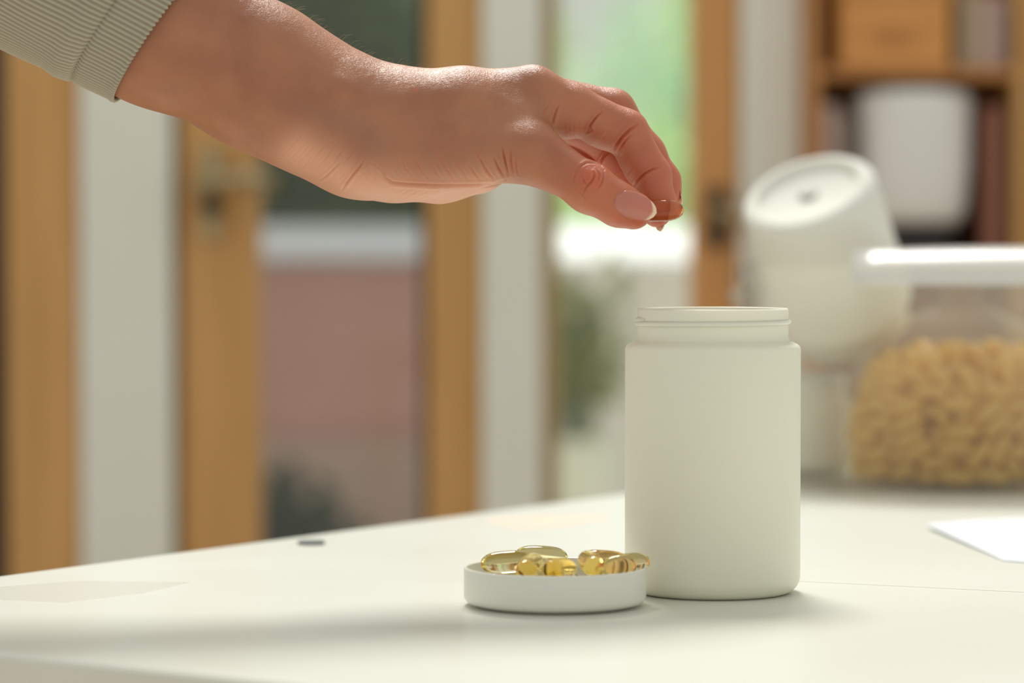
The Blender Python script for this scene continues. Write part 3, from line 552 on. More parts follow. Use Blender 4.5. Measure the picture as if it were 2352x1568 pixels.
for k in range(2):
    bm = bmesh.new(); x = (-.0002, BW+.0002)[k]
    poly_tube(bm, [(x-(-1)**k*.005, BD*.3, BH-.02), (x-(-1)**k*.012, BD*.33, BH-.02), (x-(-1)**k*.012, BD*.67, BH-.02), (x-(-1)**k*.005, BD*.7, BH-.02)], .003, 8)
    from_bm('handle', bm, M_bin, binr, True)
# frosted lid resting over the right of the bin, arched
bm = bmesh.new(); x0, x1 = .066, .372
prof = []
nx = 18
rings = []
for i in range(nx+1):
    x = x0 + (x1-x0)*i/nx; e = max(0, 1-((x-x0)/.012))
    arch = .0035*math.sin(math.pi*min(1, (i/nx)*1.15)) + .004*(1-i/nx)
    zt = BH+.0030+arch - .0005*e**2
    yb = .032 + (BD+.0098-.032)*min(1, max(0, (x-.085)/.04))**.7; o_ = BD+.0098-yb
    rings.append([(x, -.0104, BH-.012), (x, -.0104, BH-.009), (x, .010, zt), (x, yb*.5+.005, zt+.0015), (x, yb-.0038, zt), (x, yb, zt-.001), (x, yb-.0003, BH+.0006),
                  (x, yb-.001, BH+.0006), (x, yb-.0015, zt-.0026), (x, yb-.004, zt-.0022), (x, yb*.5+.005, zt-.0010), (x, .010, zt-.0022), (x, -.0078, BH-.010), (x, -.0078, BH-.012)])
loft(bm, rings)
lid2 = from_bm('bin_lid', bm, M_binlid, None, True); lid2.location = bin_loc; lid2.rotation_euler = (0, 0, bin_rot)
tag(lid2, 'frosted white lid covering the right of the clear bin', 'lid')
# bag of softgels
bc = BM @ Vector((.130, .0745, .0025))
K = 1e-4
caps = []
for i in range(0, len(BING), 6):
    x, y, z, dx, dy, dz = BING[i:i+6]
    caps.append((Vector((x*K, y*K, z*K)), Vector((dx, dy, dz)).normalized()))
R12 = Matrix.Rotation(bin_rot, 3, 'Z')
pts_w = [(bc + R12 @ p, R12 @ d) for p, d in caps]
# which ones show: a capsule is hidden when many others stand between it and the viewer
eye = Vector((0, 0, CAM_Z)); A = np.array([p for p, d in pts_w]); Rl = A - np.array(eye); nr = np.linalg.norm(Rl, axis=1); U = Rl/nr[:, None]
cov = []
for i in range(len(A)):
    c = np.linalg.norm(np.cross(U, U[i]), axis=1)*nr[i]
    cov.append(np.sum(np.clip((.009-c)/.009, 0, 1)*(nr < nr[i]-.004)))
order = np.argsort(cov)
gel_lo = gel_mesh('softgel_small', GL, GR, 16, 10); gel_lo.materials.append(M_gel_bin)
show = set(int(i) for i in order[:300])
for i, (p, d) in enumerate(pts_w):
    if i in show:
        o = bpy.data.objects.new('softgel_capsule', gel_lo); COL.objects.link(o); o.location = p; o.rotation_euler = d.to_track_quat('Z', 'Y').to_euler()
        tag(o, 'golden softgel in the heap inside the clear bin', 'capsule', 'softgels heaped in the clear bin')
tmp = gel_mesh('tmp', GL, GR, 12, 8)
tv = np.array([v.co[:] for v in tmp.vertices]); tf = [tuple(f.vertices) for f in tmp.polygons]; vs = []; fs = []
for i, (p, d) in enumerate(pts_w):
    if i not in show:
        Rm = np.array(d.to_track_quat('Z', 'Y').to_matrix()); o0 = sum(len(v) for v in vs)
        vs.append(tv @ Rm.T + np.array(p)); fs += [tuple(j+o0 for j in f) for f in tf]
me = bpy.data.meshes.new('softgel_heap_core'); me.from_pydata(np.concatenate(vs).tolist(), [], fs); me.materials.append(M_gel_bin); me.shade_smooth()
o = bpy.data.objects.new('softgel_heap', me); COL.objects.link(o); tag(o, 'softgels buried inside the heap in the clear bin', 'capsules', None, 'stuff')
# the clear bag round them
bm = bmesh.new(); rings = []; nb = 72
lv = [(.90, .0003), (1.0, .003), (1.035, .012), (1.05, .024), (1.04, .045), (.97, .062), (.84, .080), (.60, .095), (.36, .104), (.16, .110), (.13, .118), (.26, .126), (.30, .128)]
for sc_, z in lv:
    ring = []
    for k in range(nb):
        a = 2*math.pi*k/nb; w_ = 1 + (.012*math.sin(9*a+z*60) + .01*math.sin(17*a-z*90))*min(1, z/.05)*(1 if z < .1 else 4)
        if z < .08: w_ = max(w_, 1.0)
        ring.append((.0715*sc_*w_*math.cos(a), .0675*sc_*w_*math.sin(a), z-.0002))
    rings.append(ring)
loft(bm, rings, True, False)
o = from_bm('clear_bag', bm, M_bag, None, True); o.location = bc; o.rotation_euler = (0, 0, bin_rot)
tag(o, 'clear plastic bag holding the golden softgels inside the bin', 'bag')
# white jars in the bin
def white_jar(loc, axis, R_, H_, label, m=M_jar_b):
    t = tag(empty('white_jar', loc, Vector(axis).to_track_quat('Z', 'Y').to_euler()), label, 'jar', 'white jars in the bin')
    bm = bmesh.new(); nk = R_*.86
    P = [(0, .0042), (R_*.72, .0042), (R_*.745, .0036), (R_*.765, .0008), (R_*.79, 0)] + arc(R_-.007, .007, .007, -90, 0, 8) + [(R_, H_*.5)] + arc(R_-.004, H_-.019, .004, 0, 85, 5) + [(nk, H_-.014), (nk, H_)] + [(nk-.0016, H_), (nk-.0016, H_-.016), (R_-.0022, H_-.02), (R_-.0022, .012), (R_-.008, .0062), (0, .0062)]
    lathe(bm, P, 96); from_bm('jar_body', bm, m, t, True)
    bm = bmesh.new(); lathe(bm, [(0, .0041), (R_*.13, .0041), (R_*.14, .0034), (R_*.09, .0026), (0, .0024)], 24)
    from_bm('mould_mark', bm, M_mark, t, True)
    return t
M_mark = mat('grey mould mark', lin(150, 148, 134), .5)
white_jar(at(1853, 437, 1.85), (.32, .475, -.80), .0432, .108, 'tilted white jar with its round base turned up above the bin')
jb = BM @ Vector((.033, .140, .0025))
white_jar(jb, (0, 0, 1), .0270, .062, 'short white jar standing in the left of the bin')


# ------------------------------------------------------------ hand
SKIN_A, SKIN_B, SKIN_RED = lin(166, 104, 72), lin(181, 120, 84), lin(216, 90, 54)

def P3(px, py, dep):
    return np.array(at(px, py, 1.262 + dep*1e-3))
MM = 1e-3
def chain(*pts): return [(P3(a, b, c), r*MM) for a, b, c, r in pts]
FOREARM = chain((-420, -395, 10, 43), (-100, -200, 9, 39.5), (368, 50, 6, 33.5), (606, 181, 5, 28.8), (735, 252, 4, 26.2), (822, 288, 4, 24.6))
PALM = [
 (chain((822, 288, 4, 24.6), (930, 312, 10, 24)), 1.0),
 (chain((905, 262, 3, 16.3), (1060, 237, 4, 13.4), (1223, 213, 4, 10.6)), 1.0),
 (chain((900, 270, 20, 16), (1212, 218, 22, 10.6)), 1.0),
 (chain((900, 290, 34, 15), (1195, 240, 37, 10.2)), 1.0),
 (chain((900, 320, 44, 13), (1170, 272, 49, 9)), 1.0),
 (chain((850, 345, -3, 19), (960, 350, -4, 17.6), (1070, 347, -6.5, 14.4), (1217, 350, -11.5, 11.4)), 1.0),
 (chain((812, 342, 14, 17.5), (900, 363, 24, 17.0), (1010, 371, 28, 16.4), (1092, 371, 32, 13.6)), 1.0),
 (chain((1040, 285, 6, 12), (1170, 268, 2, 8.5)), 1.0),
 (chain((1080, 320, 0, 11), (1190, 305, -3, 7.5)), 1.0),
 (chain((940, 290, 1, 19), (1060, 278, -1, 15.5), (1180, 285, -3, 10)), 1.0),
 (chain((1030, 330, 18, 17), (1120, 320, 26, 14)), 1.0),
]
INDEX = [chain((1223, 213, 4, 10.6), (1315, 246, 6.5, 9.5), (1437, 304, 10.5, 9.35), (1497, 403, 13, 8.0), (1511, 462, 11.8, 6.9), (1509, 491, 11.0, 5.8)),
         chain((1270, 262, 3.5, 8.6), (1300, 276, 5.5, 8.2)), chain((1375, 296, 8, 7.6), (1385, 302, 8.5, 7.2)), chain((1465, 370, 10, 7.0), (1470, 384, 10.5, 6.8)), chain((1500, 440, 9.5, 6.2), (1506, 470, 9.3, 6.0))]
MIDDLE = [chain((1212, 218, 22, 10.6), (1408, 255, 27, 9.2), (1484, 352, 28, 7.9), (1522, 415, 27, 7.3), (1531, 440, 26, 6.4))]
RING = [chain((1195, 240, 37, 10.2), (1372, 305, 43, 9.0), (1450, 400, 42, 7.4), (1470, 450, 40, 6.2))]
PINKY = [chain((1170, 272, 49, 9), (1318, 345, 55, 7.7), (1385, 405, 53, 6.5), (1412, 448, 50, 5.6))]
THUMB = [chain((1217, 350, -13, 11.4), (1284, 389, -14.2, 9.6), (1355, 432, -15, 10.3), (1415, 466, -14.0, 8.8), (1458, 481, -12.3, 7.3)),
         chain((1430, 480, -10.5, 7.2), (1452, 488, -10.0, 6.2))]
DS = 1.18       # the forearm is flatter seen from the side

def seg_sdf(X, a, ra, b, rb, sy=1.0):
    if sy != 1.0:
        X = X*np.array([1, sy, 1], np.float32); a = a*np.array([1, sy, 1]); b = b*np.array([1, sy, 1])
    ba = (b-a).astype(np.float32); l2 = float(ba@ba)
    pa = X - a.astype(np.float32)
    t = np.clip((pa@ba)/l2, 0, 1)
    q = pa - t[..., None]*ba
    return np.sqrt(np.einsum('...i,...i->...', q, q)) - (ra + (rb-ra)*t)
def smin(a, b, k):
    h = np.maximum(k - np.abs(a-b), 0)/k
    return np.minimum(a, b) - h*h*k*.25
def chain_sdf(X, ch, k, sy=1.0):
    d = None
    for (a, ra), (b, rb) in zip(ch, ch[1:]):
        e = seg_sdf(X, a, ra, b, rb, sy); d = e if d is None else smin(d, e, k)
    return d
def hand_sdf(X, ids=False):
    palm = chain_sdf(X, FOREARM, .012, DS)
    for ch, _ in PALM: palm = smin(palm, chain_sdf(X, ch, .006), .011)
    ds = []
    for f, k in ((INDEX, .0060), (MIDDLE, .006), (RING, .006), (PINKY, .006), (THUMB, .009)):
        d = chain_sdf(X, f[0], .0035)
        for extra in f[1:]: d = smin(d, chain_sdf(X, extra, .002), .0045)
        ds.append((d, smin(palm, d, k)))
    out = ds[0][1]
    for _, e in ds[1:]: out = smin(out, e, .0011)
    if ids:
        return out, np.argmin(np.stack([palm] + [d for d, _ in ds]), 0)
    return out

def surface_nets(f, lo, hi, h, B=14):
    n = [int(math.ceil((hi[i]-lo[i])/h/B))*B + 1 for i in range(3)]
    F = np.full(n, 1.0, np.float32)
    nb = [(k-1)//B for k in n]
    cs = np.stack(np.meshgrid(*[lo[i] + (np.arange(nb[i])+.5)*B*h for i in range(3)], indexing='ij'), -1).astype(np.float32)
    C = f(cs.reshape(-1, 3)).reshape(nb)
    lim = B*h*.87 + .003
    for i, j, k in np.argwhere(C < -lim): F[i*B:i*B+B+1, j*B:j*B+B+1, k*B:k*B+B+1] = -1
    todo = np.argwhere(np.abs(C) <= lim)
    g = np.arange(B+1, dtype=np.float32)*h
    loc = np.stack(np.meshgrid(g, g, g, indexing='ij'), -1).reshape(-1, 3)
    for c in range(0, len(todo), 48):
        tt = todo[c:c+48]
        X = (np.array(lo, np.float32) + tt[:, None, :].astype(np.float32)*B*np.float32(h)) + loc[None]
        V = f(X.reshape(-1, 3)).reshape(len(tt), B+1, B+1, B+1)
        for (i, j, k), v in zip(tt, V): F[i*B:i*B+B+1, j*B:j*B+B+1, k*B:k*B+B+1] = v
    s = F < 0
    cnt = np.zeros([k-1 for k in n], np.uint8)
    offs = [(a, b, c) for a in (0, 1) for b in (0, 1) for c in (0, 1)]
    sl = lambda o: tuple(slice(o[i], n[i]-1+o[i]) for i in range(3))
    for o in offs: cnt += s[sl(o)]
    act = np.argwhere((cnt > 0) & (cnt < 8))
    idx = -np.ones([k-1 for k in n], np.int32); idx[tuple(act.T)] = np.arange(len(act))
    val = np.stack([F[tuple((act+np.array(o)).T)] for o in offs], 1)
    acc = np.zeros((len(act), 3), np.float32); m = np.zeros(len(act), np.float32)
    for a in range(8):
        for b in range(a+1, 8):
            oa, ob = np.array(offs[a]), np.array(offs[b])
            if np.abs(oa-ob).sum() != 1: continue
            va, vb = val[:, a], val[:, b]; x = (va < 0) != (vb < 0)
            t = np.where(x, va/np.where(x, va-vb, 1), 0)
            acc += np.where(x[:, None], oa + t[:, None]*(ob-oa), 0); m += x
    verts = (act + acc/m[:, None])*h + np.array(lo)
    quads = []
    for ax in range(3):
        s0 = [slice(0, k) for k in n]; s1 = [slice(0, k) for k in n]
        s0[ax] = slice(0, n[ax]-1); s1[ax] = slice(1, n[ax])
        a, b = s[tuple(s0)], s[tuple(s1)]
        e = np.argwhere(a != b)
        u, v = [(1, 2), (2, 0), (0, 1)][ax]
        e = e[(e[:, u] > 0) & (e[:, v] > 0) & (e[:, u] < n[u]-1) & (e[:, v] < n[v]-1)]
        def cell(du, dv):
            c = e.copy(); c[:, u] -= du; c[:, v] -= dv; return idx[tuple(c.T)]
        q = np.stack([cell(1, 1), cell(0, 1), cell(0, 0), cell(1, 0)], 1)
        fl = ~a[tuple(e.T)]; q[fl] = q[fl][:, ::-1]
        quads.append(q)
    return verts, np.concatenate(quads)

lo = P3(150, 700, -45); hi = P3(1600, -330, 75)
lo = np.array([P3(120, 300, -45)[0], 1.205, at(0, 545, 1.26).z]); hi = np.array([P3(1590, 300, 60)[0], 1.335, at(0, -330, 1.26).z])
V, Q = surface_nets(hand_sdf, lo, hi, (.00042))
Q = Q[(Q >= 0).all(1)]
# smooth a little
def nbr_smooth(V, Q, it=2, lam=.5):
    for _ in range(it):
        a = np.zeros_like(V); c = np.zeros(len(V))
        for i in range(4):
            j = (i+1) % 4
            for p_, q_ in ((Q[:, i], Q[:, j]), (Q[:, j], Q[:, i])):
                for ax in range(3): a[:, ax] += np.bincount(p_, V[q_, ax], len(V))
                c += np.bincount(p_, minlength=len(V))
        V = V + lam*(a/np.maximum(c, 1)[:, None] - V)
    return V
V = nbr_smooth(V, Q, 3)
def vnormals(V, Q):
    n = np.cross(V[Q[:, 2]]-V[Q[:, 0]], V[Q[:, 3]]-V[Q[:, 1]]); N_ = np.zeros_like(V)
    for i in range(4):
        for ax in range(3): N_[:, ax] += np.bincount(Q[:, i], n[:, ax], len(V))
    return N_/np.maximum(np.linalg.norm(N_, axis=1), 1e-12)[:, None]
_, IDS = hand_sdf(V.astype(np.float32), True)
NRM = vnormals(V, Q)
mid = V.mean(0)
e_ = hand_sdf((V[:2000] + NRM[:2000]*.001).astype(np.float32)).mean()
if e_ < 0: Q = Q[:, ::-1]; NRM = -NRM
# where each vertex shows in the photograph's frame (only used to lay out the skin folds)
rel = V - np.array([0, 0, CAM_Z]); cy = rel[:, 1]*CT - rel[:, 2]*ST; cz = rel[:, 1]*ST + rel[:, 2]*CT
PX = W_PX/2 + F_PX*rel[:, 0]/cy; PY = H_PX/2 - F_PX*cz/cy
FACE = np.clip(-NRM[:, 1]*2.0 + .15, 0, 1)
def c1(pts): return [(1100 + x/3.563, 120 + y/3.563) for x, y in pts]
def c2(pts): return [(600 + x/3.36, 80 + y/3.36) for x, y in pts]
def pl_dist(pts, mg=170):
    BEST = np.full(len(V), 1e9); TT = np.zeros(len(V)); n = len(pts)-1
    q_ = np.array(pts); near = np.where((PX > q_[:, 0].min()-mg) & (PX < q_[:, 0].max()+mg) & (PY > q_[:, 1].min()-mg) & (PY < q_[:, 1].max()+mg))[0]
    best = np.full(len(near), 1e9); tt = np.zeros(len(near)); XY = np.stack([PX[near], PY[near]], 1)
    for i in range(n):
        a = np.array(pts[i]); b = np.array(pts[i+1]); ba = b-a; pa = XY-a
        t = np.clip(pa@ba/(ba@ba), 0, 1); d = np.hypot(*(pa - t[:, None]*ba).T); m = d < best
        best[m] = d[m]; tt[m] = (i+t[m])/n
    BEST[near] = best; TT[near] = tt
    return BEST, TT
disp = np.zeros(len(V)); red = np.zeros(len(V)); vein = np.zeros(len(V)); pale = np.zeros(len(V))
def crease(pts, depth, w, ids=None, bulge=.45, redden=.35):
    w = w*.62
    d, t = pl_dist(pts, 30); e = np.sin(np.pi*np.clip(t, .04, .96))**.6
    m = FACE*e
    if ids is not None: m = m*np.isin(IDS, ids)
    disp[:] += m*MM*depth*1.9*(-np.exp(-(d/w)**2) + bulge*np.exp(-((d-2.6*w)/(1.5*w))**2))
    red[:] = np.maximum(red, 1.0*m*redden*np.exp(-(d/(1.6*w))**2))
I_, Mi, Ri, Pi, Th, Pa = [1], [2], [3], [4], [5], [0]
# index finger folds
crease(c1([(885, 655), (915, 590), (960, 530), (1005, 488)]), .55, 3.0, I_)
crease(c1([(905, 600), (925, 640), (880, 660)]), .3, 2.5, I_)
crease(c1([(1112, 795), (1130, 750), (1175, 690), (1235, 630), (1290, 590)]), .60, 3.6, I_)
crease(c1([(1140, 818), (1165, 775), (1200, 720), (1250, 678)]), .35, 3.0, I_)
crease(c1([(1262, 1095), (1300, 1045), (1360, 990), (1420, 957), (1480, 938)]), .55, 3.2, I_)
crease(c1([(600, 600), (612, 545), (628, 490), (655, 430)]), .40, 3.0, [0, 1])
for x in (700, 735, 770, 815): crease(c1([(x, 590), (x+6, 640), (x+22, 700)]), .16, 2.0, I_, .2)
crease(c1([(960, 690), (1010, 660), (1060, 640)]), .12, 2.2, I_, .2)
crease(c1([(1000, 720), (1030, 690)]), .12, 2, I_, .2)
crease(c1([(530, 530), (545, 470), (570, 420)]), .2, 3, [0, 1], .2)
rf = random.Random(8)
for k in range(16):
    x, y = rf.uniform(960, 1400), rf.uniform(520, 1000)
    crease(c1([(x, y+22), (x+16, y), (x+36, y-16)]), .06, 2.2, I_, .2, .05)
for x, y in ((1130, 700), (1190, 640), (1240, 600), (1150, 770)): crease(c1([(x, y+60), (x+30, y+15), (x+70, y-20)]), .14, 2.4, I_, .3, .1)
crease(c1([(1215, 1000), (1240, 960), (1290, 920)]), .12, 2.2, I_, .2, .1)
# ring finger fold inside the grip
crease(c1([(985, 915), (1010, 870), (1055, 810)]), .7, 3.2, [2, 3])
# thumb knuckle
crease(c1([(815, 985), (835, 935), (880, 905), (940, 905), (1000, 925), (1022, 965)]), .28, 3.2, Th)
crease(c1([(1022, 965), (1020, 1020), (1000, 1075), (960, 1130)]), .30, 3.0, Th)
crease(c1([(850, 1160), (880, 1100), (920, 1060), (945, 1020), (940, 985)]), .42, 3.0, Th)
crease(c1([(765, 1080), (780, 1020), (800, 965), (830, 925)]), .22, 3.0, Th)
crease(c1([(845, 1010), (862, 1060), (900, 1095)]), .25, 2.6, Th)
crease(c1([(960, 960), (985, 1000), (975, 1060)]), .22, 2.6, Th)
for k in range(5): crease(c1([(790+k*12, 1110+k*14), (835+k*14, 1150+k*16), (860+k*18, 1210+k*10)]), .07, 2.2, Th, .2, .1)
d, t = pl_dist(c1([(900, 1000), (930, 1030)])); disp += FACE*np.isin(IDS, Th)*MM*.45*np.exp(-(d/26)**2); red = np.maximum(red, .55*FACE*np.isin(IDS, Th)*np.exp(-(d/30)**2))
# creases where the thumb leaves the palm
for (a, b, c, dep) in (((1860, 870), (1880, 970), (1905, 1080), .5), ((1925, 880), (1925, 980), (1945, 1075), .3), ((1790, 940), (1830, 1030), (1880, 1110), .42), ((1690, 960), (1740, 1050), (1800, 1120), .3),
                     ((1600, 1000), (1640, 1060), (1700, 1130), .22), ((1500, 980), (1550, 1050), (1600, 1130), .18), ((1400, 980), (1440, 1050), (1500, 1130), .16), ((1290, 970), (1340, 1050), (1400, 1120), .16),
                     ((1180, 950), (1230, 1040), (1300, 1120), .14), ((1080, 940), (1110, 1030), (1190, 1110), .16), ((1970, 960), (1965, 1020), (1985, 1080), .22), ((1350, 900), (1380, 960), (1410, 1010), .1), ((1650, 880), (1680, 950), (1720, 1000), .12)):
    crease(c2([a, b, c]), dep, 3.0, [0, 5], .45, .5)
# border of the thumb muscle, the wrist folds
crease(c2([(945, 1040), (960, 1105), (1010, 1140), (1150, 1152), (1350, 1160), (1500, 1160), (1650, 1158), (1800, 1150), (1880, 1120)]), .5, 4.2, [0, 5], .5, .25)
crease(c2([(800, 955), (760, 1020), (700, 1090), (655, 1150), (625, 1190)]), .38, 3.2, [0], .5, .5)
crease(c2([(640, 960), (560, 1030), (500, 1090), (450, 1120)]), .22, 3.0, [0], .4, .1)
crease(c2([(800, 955), (870, 1000), (920, 1040)]), .12, 3, [0])
for k in range(9):
    x = 180+k*70; crease(c2([(x+170, 700+k*14), (x+110, 790+k*16), (x+30, 880+k*20), (x-40, 945+k*22)]), .085, 2.6, [0], .3, .05)
for k in range(6):
    x = 760+k*52; crease(c2([(x, 1000), (x+25, 1060), (x+90, 1130)]), .10, 2.4, [0], .2, .15)
for k in range(7):
    x = 1050+k*75; crease(c2([(x+130, 1175), (x+60, 1215), (x-10, 1250)]), .07, 2.2, [0], .2, .1)
rf = random.Random(21)
for k in range(46):
    x, y = rf.uniform(250, 800), rf.uniform(700, 1120)
    if y < 560+.42*x or y > 840+.52*x: continue
    crease(c2([(x+42, y-46), (x+14, y-8), (x-24, y+38)]), rf.uniform(.05, .10), 2.4, [0], .3, .06)
for k in range(40):
    x, y = rf.uniform(900, 1850), rf.uniform(820, 1120)
    crease(c2([(x-22, y-48), (x, y), (x+34, y+44)]), rf.uniform(.04, .09), 2.4, [0, 5], .3, .12)
for k in range(24):
    x, y = rf.uniform(760, 1750), rf.uniform(1165, 1270)
    crease(c2([(x+60, y-16), (x, y), (x-50, y+20)]), rf.uniform(.03, .06), 2.4, [0], .3, .08)
# broad forms: tendon hollow behind the thumb, wrist bone
def form(pts, h, w, ids=None):
    d, t = pl_dist(pts); m = FACE*np.exp(-(d/w)**2)
    if ids is not None: m = m*np.isin(IDS, ids)
    disp[:] += m*MM*h
form(c2([(620, 380), (720, 470), (830, 540)]), 1.0, 26)
form(c2([(700, 560), (860, 660), (1000, 700)]), -.8, 34)
form(c2([(1250, 560), (1500, 560), (1750, 600)]), -1.4, 34)
form(c2([(1500, 720), (1750, 740), (1950, 780), (2150, 830)]), .2, 18)
form(c2([(350, 560), (600, 640), (800, 760)]), -.5, 22)
V2 = V + NRM*disp[:, None]
# colour: veins, warm finger ends, painted glow through two fingers, paler heel with painted bounce
for pts, w, s in ((c2([(520, 640), (650, 660), (760, 700), (850, 790), (900, 860)]), 30, .75), (c2([(100, 520), (350, 560), (620, 640)]), 16, .4), (c2([(1250, 830), (1300, 950), (1330, 1030)]), 10, .3), (c2([(300, 700), (360, 770), (460, 850)]), 14, .3)):
    d, t = pl_dist(pts); vein = np.maximum(vein, .6*s*FACE*np.exp(-(d/w)**2))
tipred = np.zeros(len(V))
for ids, A_, B_ in ((I_, (1240, 215), (1512, 500)), (Mi, (1300, 230), (1540, 470)), (Ri, (1250, 260), (1470, 460)), (Pi, (1200, 300), (1410, 450)), (Th, (1230, 350), (1480, 500))):
    a = np.array(A_); b = np.array(B_); t = np.clip((np.stack([PX, PY], 1)-a)@(b-a)/((b-a)@(b-a)), 0, 1); tipred += np.isin(IDS, ids)*(.12+.72*t)*(1.6 if ids in (Ri, Pi) else 1)  # ring and little fingers redder: light coming through them put into the colour
def attr_smooth(a, it):
    for _ in range(it):
        n_ = np.zeros(len(V)); c = np.zeros(len(V))
        for i in range(4):
            j = (i+1) % 4
            n_ += np.bincount(Q[:, i], a[Q[:, j]], len(V)) + np.bincount(Q[:, j], a[Q[:, i]], len(V)); c += np.bincount(Q[:, i], minlength=len(V)) + np.bincount(Q[:, j], minlength=len(V))
        a = n_/np.maximum(c, 1)
    return a
tipred = attr_smooth(tipred, 160)
red = np.clip(red + tipred, 0, 1)
d, t = pl_dist(c2([(300, 900), (700, 1150), (1200, 1250), (1700, 1220)])); pale = np.clip(np.exp(-(d/52)**2), 0, 1)*np.isin(IDS, [0])  # paler palm heel, light bounced off the table included in its colour
d, t = pl_dist(c2([(1190, 420), (1200, 425)])); mole = np.exp(-(d/3.4)**4)*FACE; red = np.clip(red+mole*.8, 0, 1)

person = tag(empty('person', P3(606, 181, 5)), 'person reaching in from the left in a grey ribbed sleeve, left hand pinching a softgel', 'person')
base = np.array(person.location)
def np_mesh(name, V, Q, m, parent, off=base, smooth=True):
    me = bpy.data.meshes.new(name)
    me.vertices.add(len(V)); me.vertices.foreach_set('co', (V-off).astype(np.float32).ravel())
    me.loops.add(Q.size); me.loops.foreach_set('vertex_index', Q.astype(np.int32).ravel())
    me.polygons.add(len(Q)); me.polygons.foreach_set('loop_start', np.arange(len(Q), dtype=np.int32)*Q.shape[1])
    me.update(calc_edges=True); me.validate()
    if smooth: me.shade_smooth()
    me.materials.append(m)
    o = bpy.data.objects.new(name, me); link(o, parent); return o

# skin material
M_skin = mat('skin', lin(205, 150, 118), .44, Subsurface_Weight=.45, Subsurface_Scale=.0042, Specular_IOR_Level=.7)
N, L, B = nodes(M_skin)
B.inputs['Subsurface Radius'].default_value = (1.0, .30, .16)
at_ = N.new('ShaderNodeVertexColor'); at_.layer_name = 'tone'
sp = N.new('ShaderNodeSeparateColor'); L.new(at_.outputs[0], sp.inputs[0])
tc = N.new('ShaderNodeTexCoord')
nz = N.new('ShaderNodeTexNoise'); nz.inputs['Scale'].default_value = 45; nz.inputs['Detail'].default_value = 6; L.new(tc.outputs['Object'], nz.inputs[0])
rp = N.new('ShaderNodeValToRGB'); rp.color_ramp.elements[0].position = .35; rp.color_ramp.elements[0].color = SKIN_A; rp.color_ramp.elements[1].position = .65; rp.color_ramp.elements[1].color = SKIN_B
L.new(nz.outputs[0], rp.inputs[0])
def mixc(a_sock, fac, col, amount=1.0):
    mx = N.new('ShaderNodeMix'); mx.data_type = 'RGBA'; mm = N.new('ShaderNodeMath'); mm.operation = 'MULTIPLY'; mm.inputs[1].default_value = amount
    L.new(fac, mm.inputs[0]); L.new(mm.outputs[0], mx.inputs[0]); L.new(a_sock, mx.inputs[6]); mx.inputs[7].default_value = col; return mx.outputs[2]
c = mixc(rp.outputs[0], sp.outputs[0], SKIN_RED, .64)
c = mixc(c, sp.outputs[1], lin(138, 122, 112), .34)
c = mixc(c, sp.outputs[2], lin(234, 172, 142), .75)
L.new(c, B.inputs['Base Color'])
vo = N.new('ShaderNodeTexVoronoi'); vo.inputs['Scale'].default_value = 1150; vo.feature = 'DISTANCE_TO_EDGE'
mpv = N.new('ShaderNodeMapping'); mpv.inputs['Scale'].default_value = (.75, 1, 1.1); nzd = N.new('ShaderNodeTexNoise'); nzd.inputs['Scale'].default_value = 260
mxv = N.new('ShaderNodeMix'); mxv.data_type = 'VECTOR'; mxv.inputs[0].default_value = .004
L.new(tc.outputs['Object'], nzd.inputs[0]); L.new(tc.outputs['Object'], mxv.inputs[4]); L.new(nzd.outputs[1], mxv.inputs[5]); L.new(mxv.outputs[1], mpv.inputs[0]); L.new(mpv.outputs[0], vo.inputs['Vector'])
vr = N.new('ShaderNodeMapRange'); vr.inputs[1].default_value = 0; vr.inputs[2].default_value = .28; L.new(vo.outputs['Distance'], vr.inputs[0])
nf = N.new('ShaderNodeTexNoise'); nf.inputs['Scale'].default_value = 900; nf.inputs['Detail'].default_value = 4; L.new(tc.outputs['Object'], nf.inputs[0])
b1 = N.new('ShaderNodeBump'); b1.inputs['Strength'].default_value = .34; b1.inputs['Distance'].default_value = .0002; L.new(vr.outputs[0], b1.inputs['Height'])
b2 = N.new('ShaderNodeBump'); b2.inputs['Strength'].default_value = .30; b2.inputs['Distance'].default_value = .0002; L.new(nf.outputs[0], b2.inputs['Height']); L.new(b1.outputs[0], b2.inputs['Normal'])
L.new(b2.outputs[0], B.inputs['Normal'])

arm = np_mesh('arm_and_hand', V2, Q, M_skin, person)
ca = arm.data.color_attributes.new('tone', 'FLOAT_COLOR', 'POINT')
ca.data.foreach_set('color', np.stack([red, vein, pale, np.ones(len(V))], 1).astype(np.float32).ravel())
print('hand verts', len(V), 'arm bbox', V2.min(0), V2.max(0))

